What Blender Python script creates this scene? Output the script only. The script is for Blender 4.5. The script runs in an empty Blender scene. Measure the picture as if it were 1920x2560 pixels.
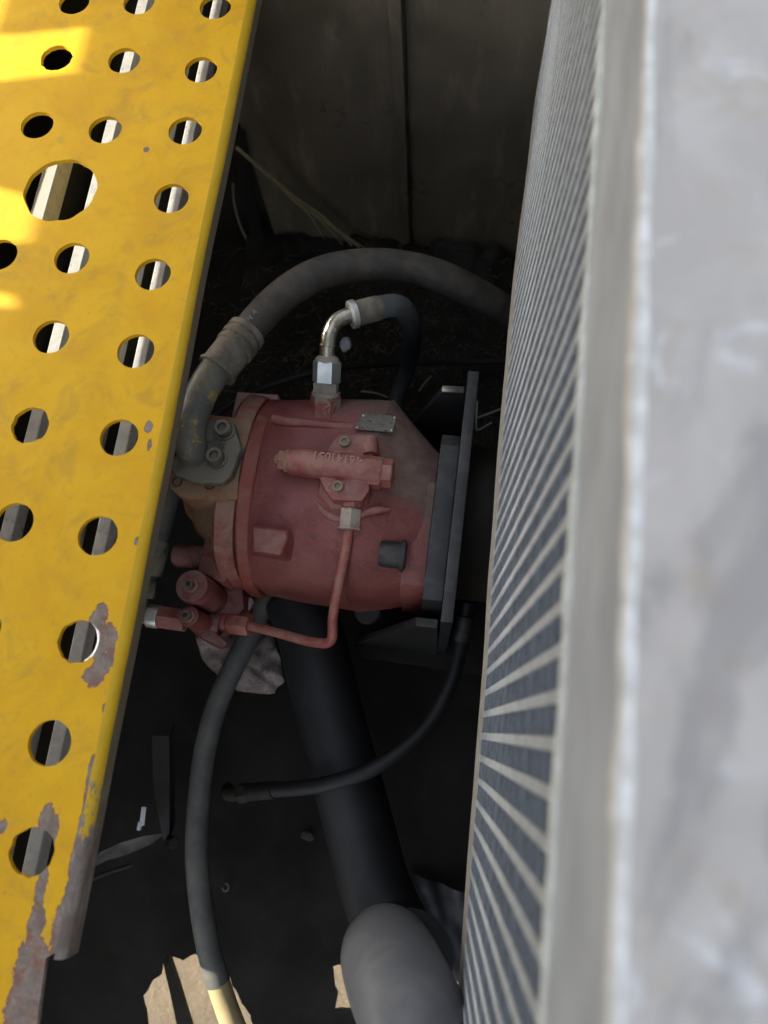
import bpy, bmesh, math, random
from mathutils import Vector, Matrix, geometry, noise
random.seed(7)
V = Vector
sc = bpy.context.scene
col = sc.collection

# ------------------------------------------------------------------ camera
F = 1780.0
dn = V((110, -545, -F)).normalized()
ya = V((810, 5780, -F)); ya = (ya - dn * ya.dot(dn)).normalized()
xa = ya.cross(-dn)
R = Matrix((xa, ya, -dn))                       # rows: world axes seen from the camera
cam_d = bpy.data.cameras.new("camera")
cam = bpy.data.objects.new("camera", cam_d); col.objects.link(cam)
cam.matrix_world = R.to_4x4()
cam_d.sensor_fit = 'VERTICAL'; cam_d.sensor_height = 36.0
cam_d.lens = 36.0 * F / 2560.0
cam_d.clip_start = 0.01; cam_d.clip_end = 400
cam_d.dof.use_dof = True; cam_d.dof.focus_distance = 0.70; cam_d.dof.aperture_fstop = 5.6
sc.camera = cam

# ------------------------------------------------------------------ light
S = V((-0.87, 0.10, 0.44)).normalized()         # towards the sun
w = bpy.data.worlds.new("World"); sc.world = w; w.use_nodes = True
nt = w.node_tree
sky = nt.nodes.new("ShaderNodeTexSky"); sky.sky_type = 'NISHITA'; sky.sun_disc = False
sky.sun_elevation = math.asin(S.z); sky.sun_rotation = math.atan2(S.x, S.y)
sky.dust_density = 3.0; sky.air_density = 1.0; sky.ozone_density = 0.3
bg = nt.nodes["Background"]; bg.inputs[1].default_value = 0.15
hs_ = nt.nodes.new("ShaderNodeHueSaturation"); hs_.inputs['Saturation'].default_value = 0.47
nt.links.new(sky.outputs[0], hs_.inputs['Color']); nt.links.new(hs_.outputs[0], bg.inputs[0])
sd = bpy.data.lights.new("sun", 'SUN'); sd.energy = 3.6; sd.angle = math.radians(0.5); sd.color = (1, 0.93, 0.80)
so = bpy.data.objects.new("sun", sd); col.objects.link(so)
so.rotation_euler = (-S).to_track_quat('-Z', 'Y').to_euler()
sc.view_settings.view_transform = 'Standard'; sc.view_settings.look = 'None'
sc.view_settings.gamma = 1.0; sc.view_settings.exposure = 1.7

# ------------------------------------------------------------------ helpers
K = 1920.0 / 1659.0
def ray(u, v):
    return R @ V((u * K - 960, 1280 - v * K, -F))
def D(u, v, z):                                  # a viewed direction meets the level z
    r = ray(u, v); return r * (z / r.z)
def DX(u, v, x):
    r = ray(u, v); return r * (x / r.x)
def DY(u, v, y):
    r = ray(u, v); return r * (y / r.y)

def tag(o, label=None, cat=None, group=None, kind=None):
    if label: o["label"] = label
    if cat: o["category"] = cat
    if group: o["group"] = group
    if kind: o["kind"] = kind
    return o
def thing(name, label, cat, loc=(0, 0, 0), rotz=0.0, group=None):
    o = bpy.data.objects.new(name, None); col.objects.link(o)
    o.location = loc; o.rotation_euler = (0, 0, rotz); o.empty_display_size = 0.02
    return tag(o, label, cat, group)

def smooth_mesh(me, ang=35):
    me.shade_smooth(); me.set_sharp_from_angle(angle=math.radians(ang))
def world_loc(p):
    l = V((0, 0, 0)); rz = 0
    if p is not None:
        q = p
        while q.parent is not None: q = q.parent
        l = V(q.location); rz = q.rotation_euler.z
    return l, rz
class MB:
    """collects shapes in world space; build() links them as one mesh object under its parent"""
    def __init__(s): s.bm = bmesh.new()
    def face_loop(s, rings, cap0=True, cap1=True, closed=True):
        n = len(rings[0])
        for a, b in zip(rings, rings[1:]):
            for i in range(n if closed else n - 1):
                j = (i + 1) % n
                try: s.bm.faces.new((a[i], a[j], b[j], b[i]))
                except ValueError: pass
        if cap0:
            try: s.bm.faces.new(list(reversed(rings[0])))
            except ValueError: pass
        if cap1:
            try: s.bm.faces.new(rings[-1])
            except ValueError: pass
    def loft(s, loops, cap0=True, cap1=True):
        s.face_loop([[s.bm.verts.new(p) for p in L] for L in loops], cap0, cap1); return s
    def box(s, c, size, rz=0.0, M=None):
        x, y, z = [k / 2 for k in size]
        m = M if M is not None else Matrix.Rotation(rz, 3, 'Z')
        c = V(c)
        a = [c + m @ V(p) for p in ((-x, -y, -z), (x, -y, -z), (x, y, -z), (-x, y, -z))]
        b = [c + m @ V(p) for p in ((-x, -y, z), (x, -y, z), (x, y, z), (-x, y, z))]
        return s.loft([a, b])
    def prism(s, pts, vec):                       # polygon pushed along vec
        vec = V(vec); pts = [V(p) for p in pts]
        return s.loft([pts, [p + vec for p in pts]])
    def frame(s, ax):
        ax = ax.normalized()
        t = V((0, 0, 1)) if abs(ax.z) < 0.9 else V((0, 1, 0))
        a = ax.cross(t).normalized(); return a, ax.cross(a).normalized()
    def lathe(s, p0, p1, prof, seg=32, ph=0.0, cap=True):   # prof: (t, radius) along p0..p1
        p0, p1 = V(p0), V(p1); a, b = s.frame(p1 - p0)
        loops = []
        for t, r in prof:
            c = p0.lerp(p1, t)
            loops.append([c + (a * math.cos(ph + i * 2 * math.pi / seg) + b * math.sin(ph + i * 2 * math.pi / seg)) * max(r, 1e-5) for i in range(seg)])
        return s.loft(loops, cap, cap)
    def cyl(s, p0, p1, r, seg=28): return s.lathe(p0, p1, [(0, r), (1, r)], seg)
    def hexn(s, p0, p1, r, ph=0.0, ch=0.12):      # hexagon nut with turned-down corners
        p0, p1 = V(p0), V(p1); a, b = s.frame(p1 - p0)
        loops = []
        L = (p1 - p0).length
        c = min(ch, 0.0016 / max(L, 1e-4))
        for t, k in ((0, .90), (c, 1), (1 - c, 1), (1, .90)):
            q = p0.lerp(p1, t)
            loops.append([q + (a * math.cos(ph + i * math.pi / 3) + b * math.sin(ph + i * math.pi / 3)) * r * k for i in range(6)])
        return s.loft(loops)
    def tube(s, pts, r, seg=20, sub=10, rfun=None, wob=0.0):
        P = spline(pts, sub); n = len(P); loops = []
        T = [(P[min(i + 1, n - 1)] - P[max(i - 1, 0)]).normalized() for i in range(n)]
        a, b = s.frame(T[0])
        for i in range(n):
            a = (a - T[i] * a.dot(T[i])).normalized(); b = T[i].cross(a)
            rr = r if rfun is None else rfun(i / (n - 1))
            if wob: rr *= 1 + wob * noise.noise(P[i] * 60)
            loops.append([P[i] + (a * math.cos(k * 2 * math.pi / seg) + b * math.sin(k * 2 * math.pi / seg)) * rr for k in range(seg)])
        return s.loft(loops)
    def roughen(s, amp, sc_=40):
        for v in s.bm.verts:
            v.co += noise.noise_vector(v.co * sc_) * amp
        return s
    def build(s, name, mat, parent=None, bev=0.0, seg=2, ang=35, smooth=True):
        bm = s.bm
        bmesh.ops.remove_doubles(bm, verts=bm.verts, dist=1e-6)
        bmesh.ops.recalc_face_normals(bm, faces=bm.faces)
        if bev > 0:
            ed = [e for e in bm.edges if len(e.link_faces) == 2 and e.calc_face_angle(0) > math.radians(25)]
            bmesh.ops.bevel(bm, geom=ed, offset=bev, segments=seg, profile=0.6, affect='EDGES', clamp_overlap=True)
        me = bpy.data.meshes.new(name); bm.to_mesh(me); bm.free()
        l, rz = world_loc(parent)
        me.transform(Matrix.Rotation(-rz, 4, 'Z') @ Matrix.Translation(-l))
        if smooth: smooth_mesh(me, ang)
        me.materials.append(mat)
        o = bpy.data.objects.new(name, me); col.objects.link(o)
        if parent is not None: o.parent = parent
        return o

def spline(pts, sub=10):
    P = [V(p) for p in pts]
    if len(P) < 3: return P
    E = [2 * P[0] - P[1]] + P + [2 * P[-1] - P[-2]]
    out = []
    for i in range(1, len(E) - 2):
        p0, p1, p2, p3 = E[i - 1:i + 3]
        for k in range(sub):
            t = k / sub
            out.append(0.5 * ((2 * p1) + (p2 - p0) * t + (2 * p0 - 5 * p1 + 4 * p2 - p3) * t * t + (3 * p1 - p0 - 3 * p2 + p3) * t ** 3))
    out.append(P[-1]); return out

def sheet(name, outer, holes, z, t, mat, parent=None):
    """flat plate with holes: outline and holes in (x, y), thickness t downward"""
    vs, es, fs = [], [], []
    for L in [outer] + holes:
        o = len(vs); vs += [V((p[0], p[1])) for p in L]
        fs.append(list(range(o, o + len(L))))
    r = geometry.delaunay_2d_cdt(vs, [], fs, 2, 1e-7)
    bm = bmesh.new()
    top = [bm.verts.new((p.x, p.y, z)) for p in r[0]]
    for f in r[2]:
        bm.faces.new([top[i] for i in f])
    g = bmesh.ops.extrude_face_region(bm, geom=list(bm.faces))
    for v in [e for e in g['geom'] if isinstance(e, bmesh.types.BMVert)]: v.co.z -= t
    bmesh.ops.recalc_face_normals(bm, faces=bm.faces)
    me = bpy.data.meshes.new(name); bm.to_mesh(me); bm.free(); smooth_mesh(me, 40)
    me.materials.append(mat)
    o = bpy.data.objects.new(name, me); col.objects.link(o)
    if parent is not None: o.parent = parent
    return o

# ------------------------------------------------------------------ materials
class NT:
    def __init__(s, name):
        s.m = bpy.data.materials.new(name); s.m.use_nodes = True
        s.t = s.m.node_tree; s.b = s.t.nodes["Principled BSDF"]
        s.tc = s.t.nodes.new("ShaderNodeTexCoord"); s.co = s.tc.outputs['Object']
    def n(s, k, **kw):
        x = s.t.nodes.new(k)
        for a, b in kw.items(): setattr(x, a, b)
        return x
    def L(s, a, b): s.t.links.new(a, b)
    def noise(s, scale, detail=6, rough=0.6, vec=None, dist=0.0, stretch=None):
        x = s.n("ShaderNodeTexNoise"); x.inputs['Scale'].default_value = scale
        x.inputs['Detail'].default_value = detail; x.inputs['Roughness'].default_value = rough
        x.inputs['Distortion'].default_value = dist
        v = vec or s.co
        if stretch:
            mp = s.n("ShaderNodeMapping"); mp.inputs['Scale'].default_value = stretch; s.L(v, mp.inputs[0]); v = mp.outputs[0]
        s.L(v, x.inputs['Vector']); return x.outputs['Fac']
    def ramp(s, fac, lo, hi, a=0.0, b=1.0):
        x = s.n("ShaderNodeMapRange"); x.interpolation_type = 'SMOOTHSTEP'
        for i, k in zip((1, 2, 3, 4), (lo, hi, a, b)): x.inputs[i].default_value = k
        s.L(fac, x.inputs[0]); return x.outputs[0]
    def mix(s, fac, a, b):
        x = s.n("ShaderNodeMix", data_type='RGBA')
        if isinstance(fac, float): x.inputs[0].default_value = fac
        else: s.L(fac, x.inputs[0])
        for k, q in ((6, a), (7, b)):
            if isinstance(q, (tuple, list)): x.inputs[k].default_value = (*q, 1)
            else: s.L(q, x.inputs[k])
        return x.outputs[2]
    def math(s, op, a, b=0.0, clamp=False):
        x = s.n("ShaderNodeMath", operation=op, use_clamp=clamp)
        for k, q in ((0, a), (1, b)):
            if isinstance(q, (int, float)): x.inputs[k].default_value = q
            else: s.L(q, x.inputs[k])
        return x.outputs[0]
    def bump(s, h, strength=0.3, dist=0.001):
        x = s.n("ShaderNodeBump"); x.inputs['Strength'].default_value = strength; x.inputs['Distance'].default_value = dist
        s.L(h, x.inputs['Height']); s.L(x.outputs[0], s.b.inputs['Normal'])
    def up(s):
        g = s.n("ShaderNodeNewGeometry"); x = s.n("ShaderNodeSeparateXYZ"); s.L(g.outputs['Normal'], x.inputs[0]); return x.outputs[2]
    def out(s, colour, rough=0.6, metal=0.0, spec=None):
        if isinstance(colour, (tuple, list)): s.b.inputs['Base Color'].default_value = (*colour, 1)
        else: s.L(colour, s.b.inputs['Base Color'])
        if isinstance(rough, (int, float)): s.b.inputs['Roughness'].default_value = rough
        else: s.L(rough, s.b.inputs['Roughness'])
        if isinstance(metal, (int, float)): s.b.inputs['Metallic'].default_value = metal
        else: s.L(metal, s.b.inputs['Metallic'])
        if spec is not None: s.b.inputs['Specular IOR Level'].default_value = spec
        return s.m

def painted(name, base, var, dust, rust, d_amt=(0.45, 0.75), r_amt=(0.62, 0.68), scale=60, rough=0.55, bump=0.35, chip=None, chip_amt=(0.63, 0.66)):
    """old paint: two tones, dust that settles on level faces, rust spots and chips to bare metal"""
    t = NT(name)
    c = t.mix(t.ramp(t.noise(scale * 0.6, 5), 0.35, 0.65), base, var)
    upn = t.math('MULTIPLY', t.up(), 0.16)
    df = t.math('ADD', t.noise(scale * 0.9, 8, 0.7, dist=0.6), upn)
    dm = t.ramp(df, d_amt[0], d_amt[1], 0, 0.8)
    c = t.mix(dm, c, dust)
    rm = t.ramp(t.noise(scale * 1.3, 8, 0.72, dist=1.0), r_amt[0], r_amt[1])
    c = t.mix(rm, c, rust)
    if chip:
        cm = t.ramp(t.noise(scale * 0.8, 9, 0.75, dist=0.4, stretch=(1.3, 0.8, 1)), chip_amt[0], chip_amt[1]); c = t.mix(cm, c, chip)
    fine = t.noise(scale * 14, 3, 0.7)
    speck = t.ramp(t.noise(scale * 6, 5, 0.85), 0.60, 0.70, 0, 0.55)
    c = t.mix(speck, c, dust)
    t.bump(t.math('ADD', t.noise(scale * 2, 6, 0.7), t.math('MULTIPLY', fine, 0.5)), bump, 0.0012)
    return t.out(c, t.ramp(dm, 0, 0.8, rough, min(rough + 0.3, 0.95)))

M = {}
M['pump'] = painted('pump_red_paint', (0.225, 0.054, 0.048), (0.28, 0.085, 0.074), (0.33, 0.19, 0.15), (0.13, 0.06, 0.045), d_amt=(0.50, 0.82), r_amt=(0.62, 0.70), scale=48, rough=0.36, bump=0.5, chip=(0.11, 0.09, 0.08), chip_amt=(0.66, 0.70))
M['pump_dusty'] = painted('pump_dusty_end', (0.21, 0.105, 0.085), (0.13, 0.10, 0.08), (0.26, 0.20, 0.15), (0.30, 0.05, 0.04), d_amt=(0.42, 0.7), r_amt=(0.64, 0.70), scale=45, rough=0.7, chip=(0.09, 0.085, 0.08), chip_amt=(0.55, 0.62))
M['rusty'] = painted('rusty_casting', (0.20, 0.062, 0.042), (0.24, 0.115, 0.062), (0.33, 0.23, 0.145), (0.30, 0.13, 0.035), d_amt=(0.40, 0.65), r_amt=(0.46, 0.72), scale=55, rough=0.75, bump=0.7)
M['pump_ring'] = painted('ring_red_paint', (0.22, 0.036, 0.030), (0.27, 0.06, 0.045), (0.30, 0.17, 0.12), (0.20, 0.08, 0.04), d_amt=(0.55, 0.85), scale=30, rough=0.45, bump=0.15)
M['pump_pale'] = painted('faded_pink_paint', (0.42, 0.20, 0.20), (0.30, 0.085, 0.08), (0.48, 0.36, 0.36), (0.2, 0.09, 0.06), d_amt=(0.38, 0.6), scale=60, rough=0.6)
M['cover'] = painted('cover_red_rusting', (0.23, 0.045, 0.037), (0.28, 0.085, 0.06), (0.36, 0.23, 0.17), (0.30, 0.13, 0.05), d_amt=(0.45, 0.75), r_amt=(0.56, 0.72), scale=40, rough=0.6, bump=0.5)
def nose_mat(name, kx, ky, off):
    t = NT(name)
    c = t.mix(t.ramp(t.noise(23, 5), 0.35, 0.65), (0.215, 0.052, 0.047), (0.28, 0.085, 0.076))
    c = t.mix(t.ramp(t.noise(31, 8, 0.75, dist=0.8), 0.54, 0.66, 0, 0.6), c, (0.11, 0.045, 0.036))
    c = t.mix(t.ramp(t.noise(44, 9, 0.8, dist=0.3, stretch=(1, 1.4, 1)), 0.65, 0.68, 0, 0.8), c, (0.12, 0.105, 0.10))
    c = t.mix(t.ramp(t.noise(50, 8, 0.75, dist=0.4), 0.60, 0.72, 0, 0.6), c, (0.36, 0.22, 0.18))
    sx = t.n("ShaderNodeSeparateXYZ"); t.L(t.co, sx.inputs[0])
    g = t.math('ADD', t.math('MULTIPLY', sx.outputs[0], kx), t.math('MULTIPLY', sx.outputs[1], ky))
    g = t.math('ADD', t.math('ADD', g, off), t.math('MULTIPLY', t.math('SUBTRACT', t.noise(26, 8, 0.72), 0.5), 1.7))
    dust = t.mix(t.ramp(t.noise(60, 7, 0.7), 0.35, 0.65), (0.145, 0.095, 0.075), (0.21, 0.155, 0.125))
    dust = t.mix(t.ramp(t.noise(110, 7, 0.8), 0.60, 0.68, 0, 0.6), dust, (0.30, 0.055, 0.045))
    c = t.mix(t.ramp(g, -0.15, 0.35, 0, 0.92), c, dust)
    c = t.mix(t.ramp(t.noise(260, 5, 0.85), 0.58, 0.70, 0, 0.6), c, (0.40, 0.27, 0.23))
    c = t.mix(t.ramp(t.noise(120, 7, 0.8, dist=0.5), 0.60, 0.68, 0, 0.7), c, (0.10, 0.045, 0.035))
    t.bump(t.math('ADD', t.noise(80, 8, 0.7), t.math('MULTIPLY', t.noise(420, 4, 0.7), 0.6)), 0.85, 0.0018); t.b.inputs['Coat Weight'].default_value = 0.12; t.b.inputs['Coat Roughness'].default_value = 0.3; return t.out(c, t.ramp(g, -0.3, 0.3, 0.34, 0.75))
M['nose'] = nose_mat('pump_nose_dust', 10, 8, -0.58)
M['regul'] = painted('regulator_paint', (0.20, 0.040, 0.036), (0.13, 0.04, 0.03), (0.27, 0.16, 0.14), (0.15, 0.07, 0.04), d_amt=(0.45, 0.75), scale=60, rough=0.5, bump=0.3)
M['pipe_red'] = painted('pipe_red_paint', (0.30, 0.072, 0.055), (0.36, 0.12, 0.09), (0.36, 0.22, 0.17), (0.11, 0.07, 0.055), d_amt=(0.5, 0.8), scale=70, rough=0.5, bump=0.2)
M['nut_worn'] = painted('nut_worn_paint', (0.34, 0.30, 0.25), (0.36, 0.12, 0.09), (0.42, 0.38, 0.32), (0.30, 0.07, 0.05), d_amt=(0.45, 0.7), r_amt=(0.58, 0.63), scale=80, rough=0.6)
M['adapter'] = painted('adapter_metal', (0.15, 0.14, 0.12), (0.21, 0.19, 0.16), (0.30, 0.25, 0.19), (0.27, 0.06, 0.04), d_amt=(0.45, 0.7), r_amt=(0.49, 0.51), scale=55, rough=0.6)
M['adapter_plain'] = painted('dusty_zinc', (0.20, 0.19, 0.16), (0.28, 0.27, 0.24), (0.33, 0.29, 0.22), (0.20, 0.12, 0.06), scale=60, rough=0.55)
M['bracket'] = painted('bracket_dark', (0.014, 0.0155, 0.018), (0.022, 0.024, 0.027), (0.10, 0.092, 0.08), (0.08, 0.06, 0.05), d_amt=(0.62, 0.95), r_amt=(0.70, 0.76), scale=50, rough=0.5, bump=0.25)
M['rib'] = painted('bracket_rib', (0.10, 0.10, 0.095), (0.14, 0.14, 0.13), (0.28, 0.26, 0.21), (0.06, 0.05, 0.045), d_amt=(0.45, 0.7), scale=70, rough=0.6)
M['rib_dark'] = painted('flap_sheet', (0.05, 0.05, 0.047), (0.075, 0.075, 0.07), (0.16, 0.15, 0.13), (0.06, 0.05, 0.045), scale=90)
M['darkbolt'] = painted('dark_bolt', (0.02, 0.02, 0.02), (0.03, 0.03, 0.029), (0.12, 0.10, 0.09), (0.07, 0.05, 0.04), d_amt=(0.6, 0.9), scale=80, rough=0.5)
M['screw'] = painted('screw_dirty', (0.16, 0.13, 0.09), (0.20, 0.17, 0.12), (0.28, 0.23, 0.15), (0.14, 0.08, 0.04), scale=120, rough=0.6)
M['stud'] = painted('stud_brown', (0.07, 0.045, 0.038), (0.10, 0.06, 0.05), (0.2, 0.15, 0.12), (0.05, 0.03, 0.025), scale=120, rough=0.5)
M['clamp'] = painted('clamp_iron', (0.045, 0.042, 0.032), (0.085, 0.078, 0.060), (0.24, 0.22, 0.17), (0.16, 0.085, 0.04), d_amt=(0.42, 0.68), r_amt=(0.66, 0.72), scale=50, rough=0.65, bump=0.7)
M['elbow'] = painted('elbow_steel', (0.085, 0.092, 0.085), (0.12, 0.125, 0.115), (0.26, 0.21, 0.10), (0.36, 0.27, 0.05), d_amt=(0.55, 0.85), r_amt=(0.54, 0.64), scale=40, rough=0.45, bump=0.2)
M['digits'] = painted('cast_digits_dusty', (0.34, 0.155, 0.135), (0.30, 0.12, 0.105), (0.40, 0.24, 0.21), (0.3, 0.1, 0.08), scale=60)
M['ferrule'] = painted('ferrule_dusty', (0.085, 0.078, 0.062), (0.12, 0.11, 0.088), (0.23, 0.20, 0.15), (0.13, 0.08, 0.04), d_amt=(0.45, 0.75), scale=60, rough=0.75)
def rubber(name, a, dust, amt=(0.45, 0.8), rough=0.6, k=0.55):
    t = NT(name)
    f = t.math('ADD', t.noise(34, 7, 0.65, dist=0.5), t.math('MULTIPLY', t.up(), 0.13))
    c = t.mix(t.ramp(f, amt[0], amt[1], 0, k), a, dust)
    c = t.mix(t.ramp(t.noise(260, 3, 0.8), 0.68, 0.74, 0, 0.35), c, dust)
    t.bump(t.noise(420, 3, 0.6), 0.15, 0.0006)
    return t.out(c, rough)
M['hose'] = rubber('rubber_dusty', (0.040, 0.036, 0.031), (0.14, 0.118, 0.092), k=0.5)
M['hose_blue'] = rubber('rubber_bluegrey', (0.060, 0.070, 0.076), (0.15, 0.15, 0.14), k=0.45)
M['hose_near'] = rubber('rubber_grey', (0.115, 0.118, 0.126), (0.19, 0.188, 0.19), rough=0.5, k=0.5)
M['hose_dark'] = rubber('rubber_dark', (0.010, 0.0105, 0.012), (0.030, 0.028, 0.026), k=0.35)
M['hose_front'] = rubber('rubber_ochre_dust', (0.085, 0.088, 0.085), (0.20, 0.18, 0.14), k=0.5)
t = NT('zinc_silver'); c = t.mix(t.ramp(t.noise(60, 6), 0.3, 0.7), (0.50, 0.52, 0.50), (0.66, 0.67, 0.64))
c = t.mix(t.ramp(t.noise(90, 8, 0.75), 0.60, 0.70), c, (0.28, 0.24, 0.17)); t.bump(t.noise(300, 3), 0.1, 0.0005)
M['zinc'] = t.out(c, t.ramp(t.noise(80, 4), 0.3, 0.7, 0.30, 0.5), 0.75)
t = NT('chrome_pipe'); c = t.mix(t.ramp(t.noise(50, 6, stretch=(1, 0.6, 1)), 0.45, 0.62), (0.44, 0.42, 0.34), (0.24, 0.20, 0.13))
M['pipe_silver'] = t.out(c, t.ramp(t.noise(80, 4), 0.3, 0.7, 0.22, 0.42), 0.85)
t = NT('data_plate'); c = t.mix(t.ramp(t.noise(110, 6, 0.6), 0.3, 0.7), (0.21, 0.195, 0.16), (0.13, 0.12, 0.10))
c = t.mix(t.ramp(t.noise(330, 3, 0.5, stretch=(0.7, 1.5, 1)), 0.60, 0.64), c, (0.035, 0.030, 0.025)); M['plate_id'] = t.out(c, 0.5, 0.2)

# radiator aluminium
t = NT('tank_aluminium')
c = t.mix(t.ramp(t.noise(26, 7, 0.65, dist=0.6), 0.36, 0.66), (0.44, 0.41, 0.37), (0.62, 0.58, 0.53))
c = t.mix(t.ramp(t.noise(7, 3, 0.5), 0.40, 0.62, 0, 0.75), c, (0.52, 0.47, 0.42))
c = t.mix(t.ramp(t.noise(38, 5, 0.6, dist=1.2), 0.52, 0.68, 0, 0.6), c, (0.48, 0.39, 0.30))
c = t.mix(t.ramp(t.noise(48, 5, 0.7, dist=0.5), 0.56, 0.70, 0, 0.8), c, (0.74, 0.73, 0.71))
c = t.mix(t.ramp(t.noise(20, 6, 0.6, dist=1.0, stretch=(1.4, 0.6, 1)), 0.50, 0.62, 0, 0.55), c, (0.27, 0.25, 0.235))
c = t.mix(t.ramp(t.noise(60, 5, 0.7, dist=0.8, stretch=(1, 1.3, 1)), 0.66, 0.76, 0, 0.6), c, (0.20, 0.20, 0.20))
t.bump(t.noise(160, 5), 0.3, 0.001); M['tank'] = t.out(c, 0.5, 0.25)
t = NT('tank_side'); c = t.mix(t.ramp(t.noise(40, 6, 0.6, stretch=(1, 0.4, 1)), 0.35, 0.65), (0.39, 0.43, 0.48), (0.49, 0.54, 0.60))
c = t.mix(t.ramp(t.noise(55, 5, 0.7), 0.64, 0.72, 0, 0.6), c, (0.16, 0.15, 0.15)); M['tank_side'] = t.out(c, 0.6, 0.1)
t = NT('weld_bead'); c = t.mix(t.ramp(t.noise(120, 5), 0.4, 0.65), (0.56, 0.54, 0.49), (0.76, 0.74, 0.70)); M['bead'] = t.out(c, 0.4, 0.2)
t = NT('weld_bead_cream'); c = t.mix(t.ramp(t.noise(120, 5), 0.4, 0.65), (0.50, 0.51, 0.47), (0.64, 0.65, 0.60)); M['bead2'] = t.out(c, 0.6)
t = NT('bar_aluminium'); c = t.mix(t.ramp(t.noise(45, 6, 0.7), 0.35, 0.68), (0.62, 0.68, 0.74), (0.46, 0.49, 0.51))
c = t.mix(t.ramp(t.noise(330, 3, 0.7), 0.62, 0.68, 0, 0.4), c, (0.20, 0.19, 0.17)); M['bar'] = t.out(c, 0.42, 0.3)
t = NT('fin_aluminium'); c = t.mix(t.ramp(t.noise(90, 6, 0.75, dist=0.7, stretch=(1, 0.35, 1.6)), 0.42, 0.58), (0.29, 0.32, 0.35), (0.15, 0.16, 0.17))
c = t.mix(t.ramp(t.noise(130, 4, 0.7), 0.64, 0.70, 0, 0.7), c, (0.30, 0.33, 0.35)); M['fin'] = t.out(c, 0.45, 0.3)
t = NT('bottom_channel'); c = t.mix(t.ramp(t.noise(90, 6, 0.7), 0.35, 0.65), (0.42, 0.40, 0.36), (0.32, 0.305, 0.275)); M['channel'] = t.out(c, 0.65, 0.1)

# beams below the plate
t = NT('galvanised_beam'); c = t.mix(t.ramp(t.noise(70, 7, 0.7), 0.35, 0.65), (0.46, 0.45, 0.41), (0.33, 0.34, 0.34))
c = t.mix(t.ramp(t.noise(120, 6, 0.7), 0.60, 0.66, 0, 0.8), c, (0.22, 0.17, 0.09)); t.bump(t.noise(200, 5), 0.4, 0.001); M['beam'] = t.out(c, 0.65, 0.05)

# dark interior
def dark(name, a, b, streak=None, rough=0.6, sp=0.3):
    t = NT(name); c = t.mix(t.ramp(t.noise(6, 7, 0.6, dist=0.4), 0.35, 0.68), a, b)
    c = t.mix(t.ramp(t.noise(30, 7, 0.7, stretch=(1, 1, 0.25)), 0.50, 0.75, 0, 0.5), c, tuple(k * 1.9 for k in b))
    c = t.mix(t.ramp(t.noise(90, 5, 0.8), 0.70, 0.75, 0, 0.5), c, tuple(k * 2.6 for k in b))
    t.bump(t.noise(40, 5), 0.2, 0.002); return t.out(c, t.ramp(t.noise(9, 5), 0.3, 0.7, rough - 0.12, rough + 0.15), 0, sp)
M['wall'] = dark('back_sheet', (0.14, 0.117, 0.082), (0.20, 0.17, 0.127), rough=0.36, sp=0.5)
M['floor'] = dark('oily_floor', (0.009, 0.0072, 0.0048), (0.017, 0.014, 0.009), rough=0.7)
M['side'] = dark('side_sheet', (0.022, 0.019, 0.012), (0.034, 0.029, 0.018), rough=0.7)
M['post'] = dark('post_dark', (0.018, 0.015, 0.013), (0.030, 0.025, 0.021), rough=0.6)
t = NT('sandy_ground'); c = t.mix(t.ramp(t.noise(9, 8, 0.7), 0.35, 0.65), (0.16, 0.12, 0.075), (0.22, 0.17, 0.11))
c = t.mix(t.ramp(t.noise(60, 6, 0.7), 0.6, 0.68), c, (0.26, 0.19, 0.12)); c = t.mix(t.ramp(t.noise(160, 5, 0.7), 0.56, 0.64, 0, 0.8), c, (0.27, 0.22, 0.155)); t.bump(t.noise(70, 8, 0.75), 1.0, 0.02); M['ground'] = t.out(c, 0.95)
t = NT('dirty_cloth'); c = t.mix(t.ramp(t.noise(35, 8, 0.75, dist=0.5), 0.38, 0.62), (0.24, 0.19, 0.165), (0.40, 0.33, 0.30))
c = t.mix(t.ramp(t.noise(60, 7, 0.8), 0.52, 0.62, 0, 0.75), c, (0.08, 0.065, 0.06)); t.bump(t.noise(700, 2), 0.5, 0.0008); M['cloth'] = t.out(c, 0.95)
t = NT('dry_grass'); M['straw'] = t.out(t.mix(t.ramp(t.noise(50, 4), 0.4, 0.6), (0.42, 0.38, 0.22), (0.34, 0.30, 0.16)), 0.8)
t = NT('litter_bits'); M['litter'] = t.out(t.mix(t.ramp(t.noise(40, 4), 0.45, 0.6), (0.04, 0.032, 0.022), (0.11, 0.088, 0.058)), 0.9)
t = NT('white_foam'); t.bump(t.noise(400, 5), 0.8, 0.002); M['foam'] = t.out((0.75, 0.78, 0.82), 0.7)
t = NT('wire_grey'); M['wire'] = t.out(t.mix(t.noise(60), (0.13, 0.115, 0.10), (0.22, 0.20, 0.17)), 0.5)
t = NT('blocker_grey'); M['blocker'] = t.out(t.mix(t.noise(8), (0.36, 0.36, 0.35), (0.42, 0.42, 0.41)), 0.5)
t = NT('hose_print'); M['print'] = t.out((0.26, 0.25, 0.22), 0.7)
t = NT('hole_bare_edge'); M['bare'] = t.out((0.80, 0.80, 0.78), 0.3, 0.6)

# ------------------------------------------------------------------ ground and compartment
o = sheet('ground', [(-60, -60), (60, -60), (60, 60), (-60, 60)], [], -1.75, 0.3, M['ground']); tag(o, kind='structure')

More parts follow.
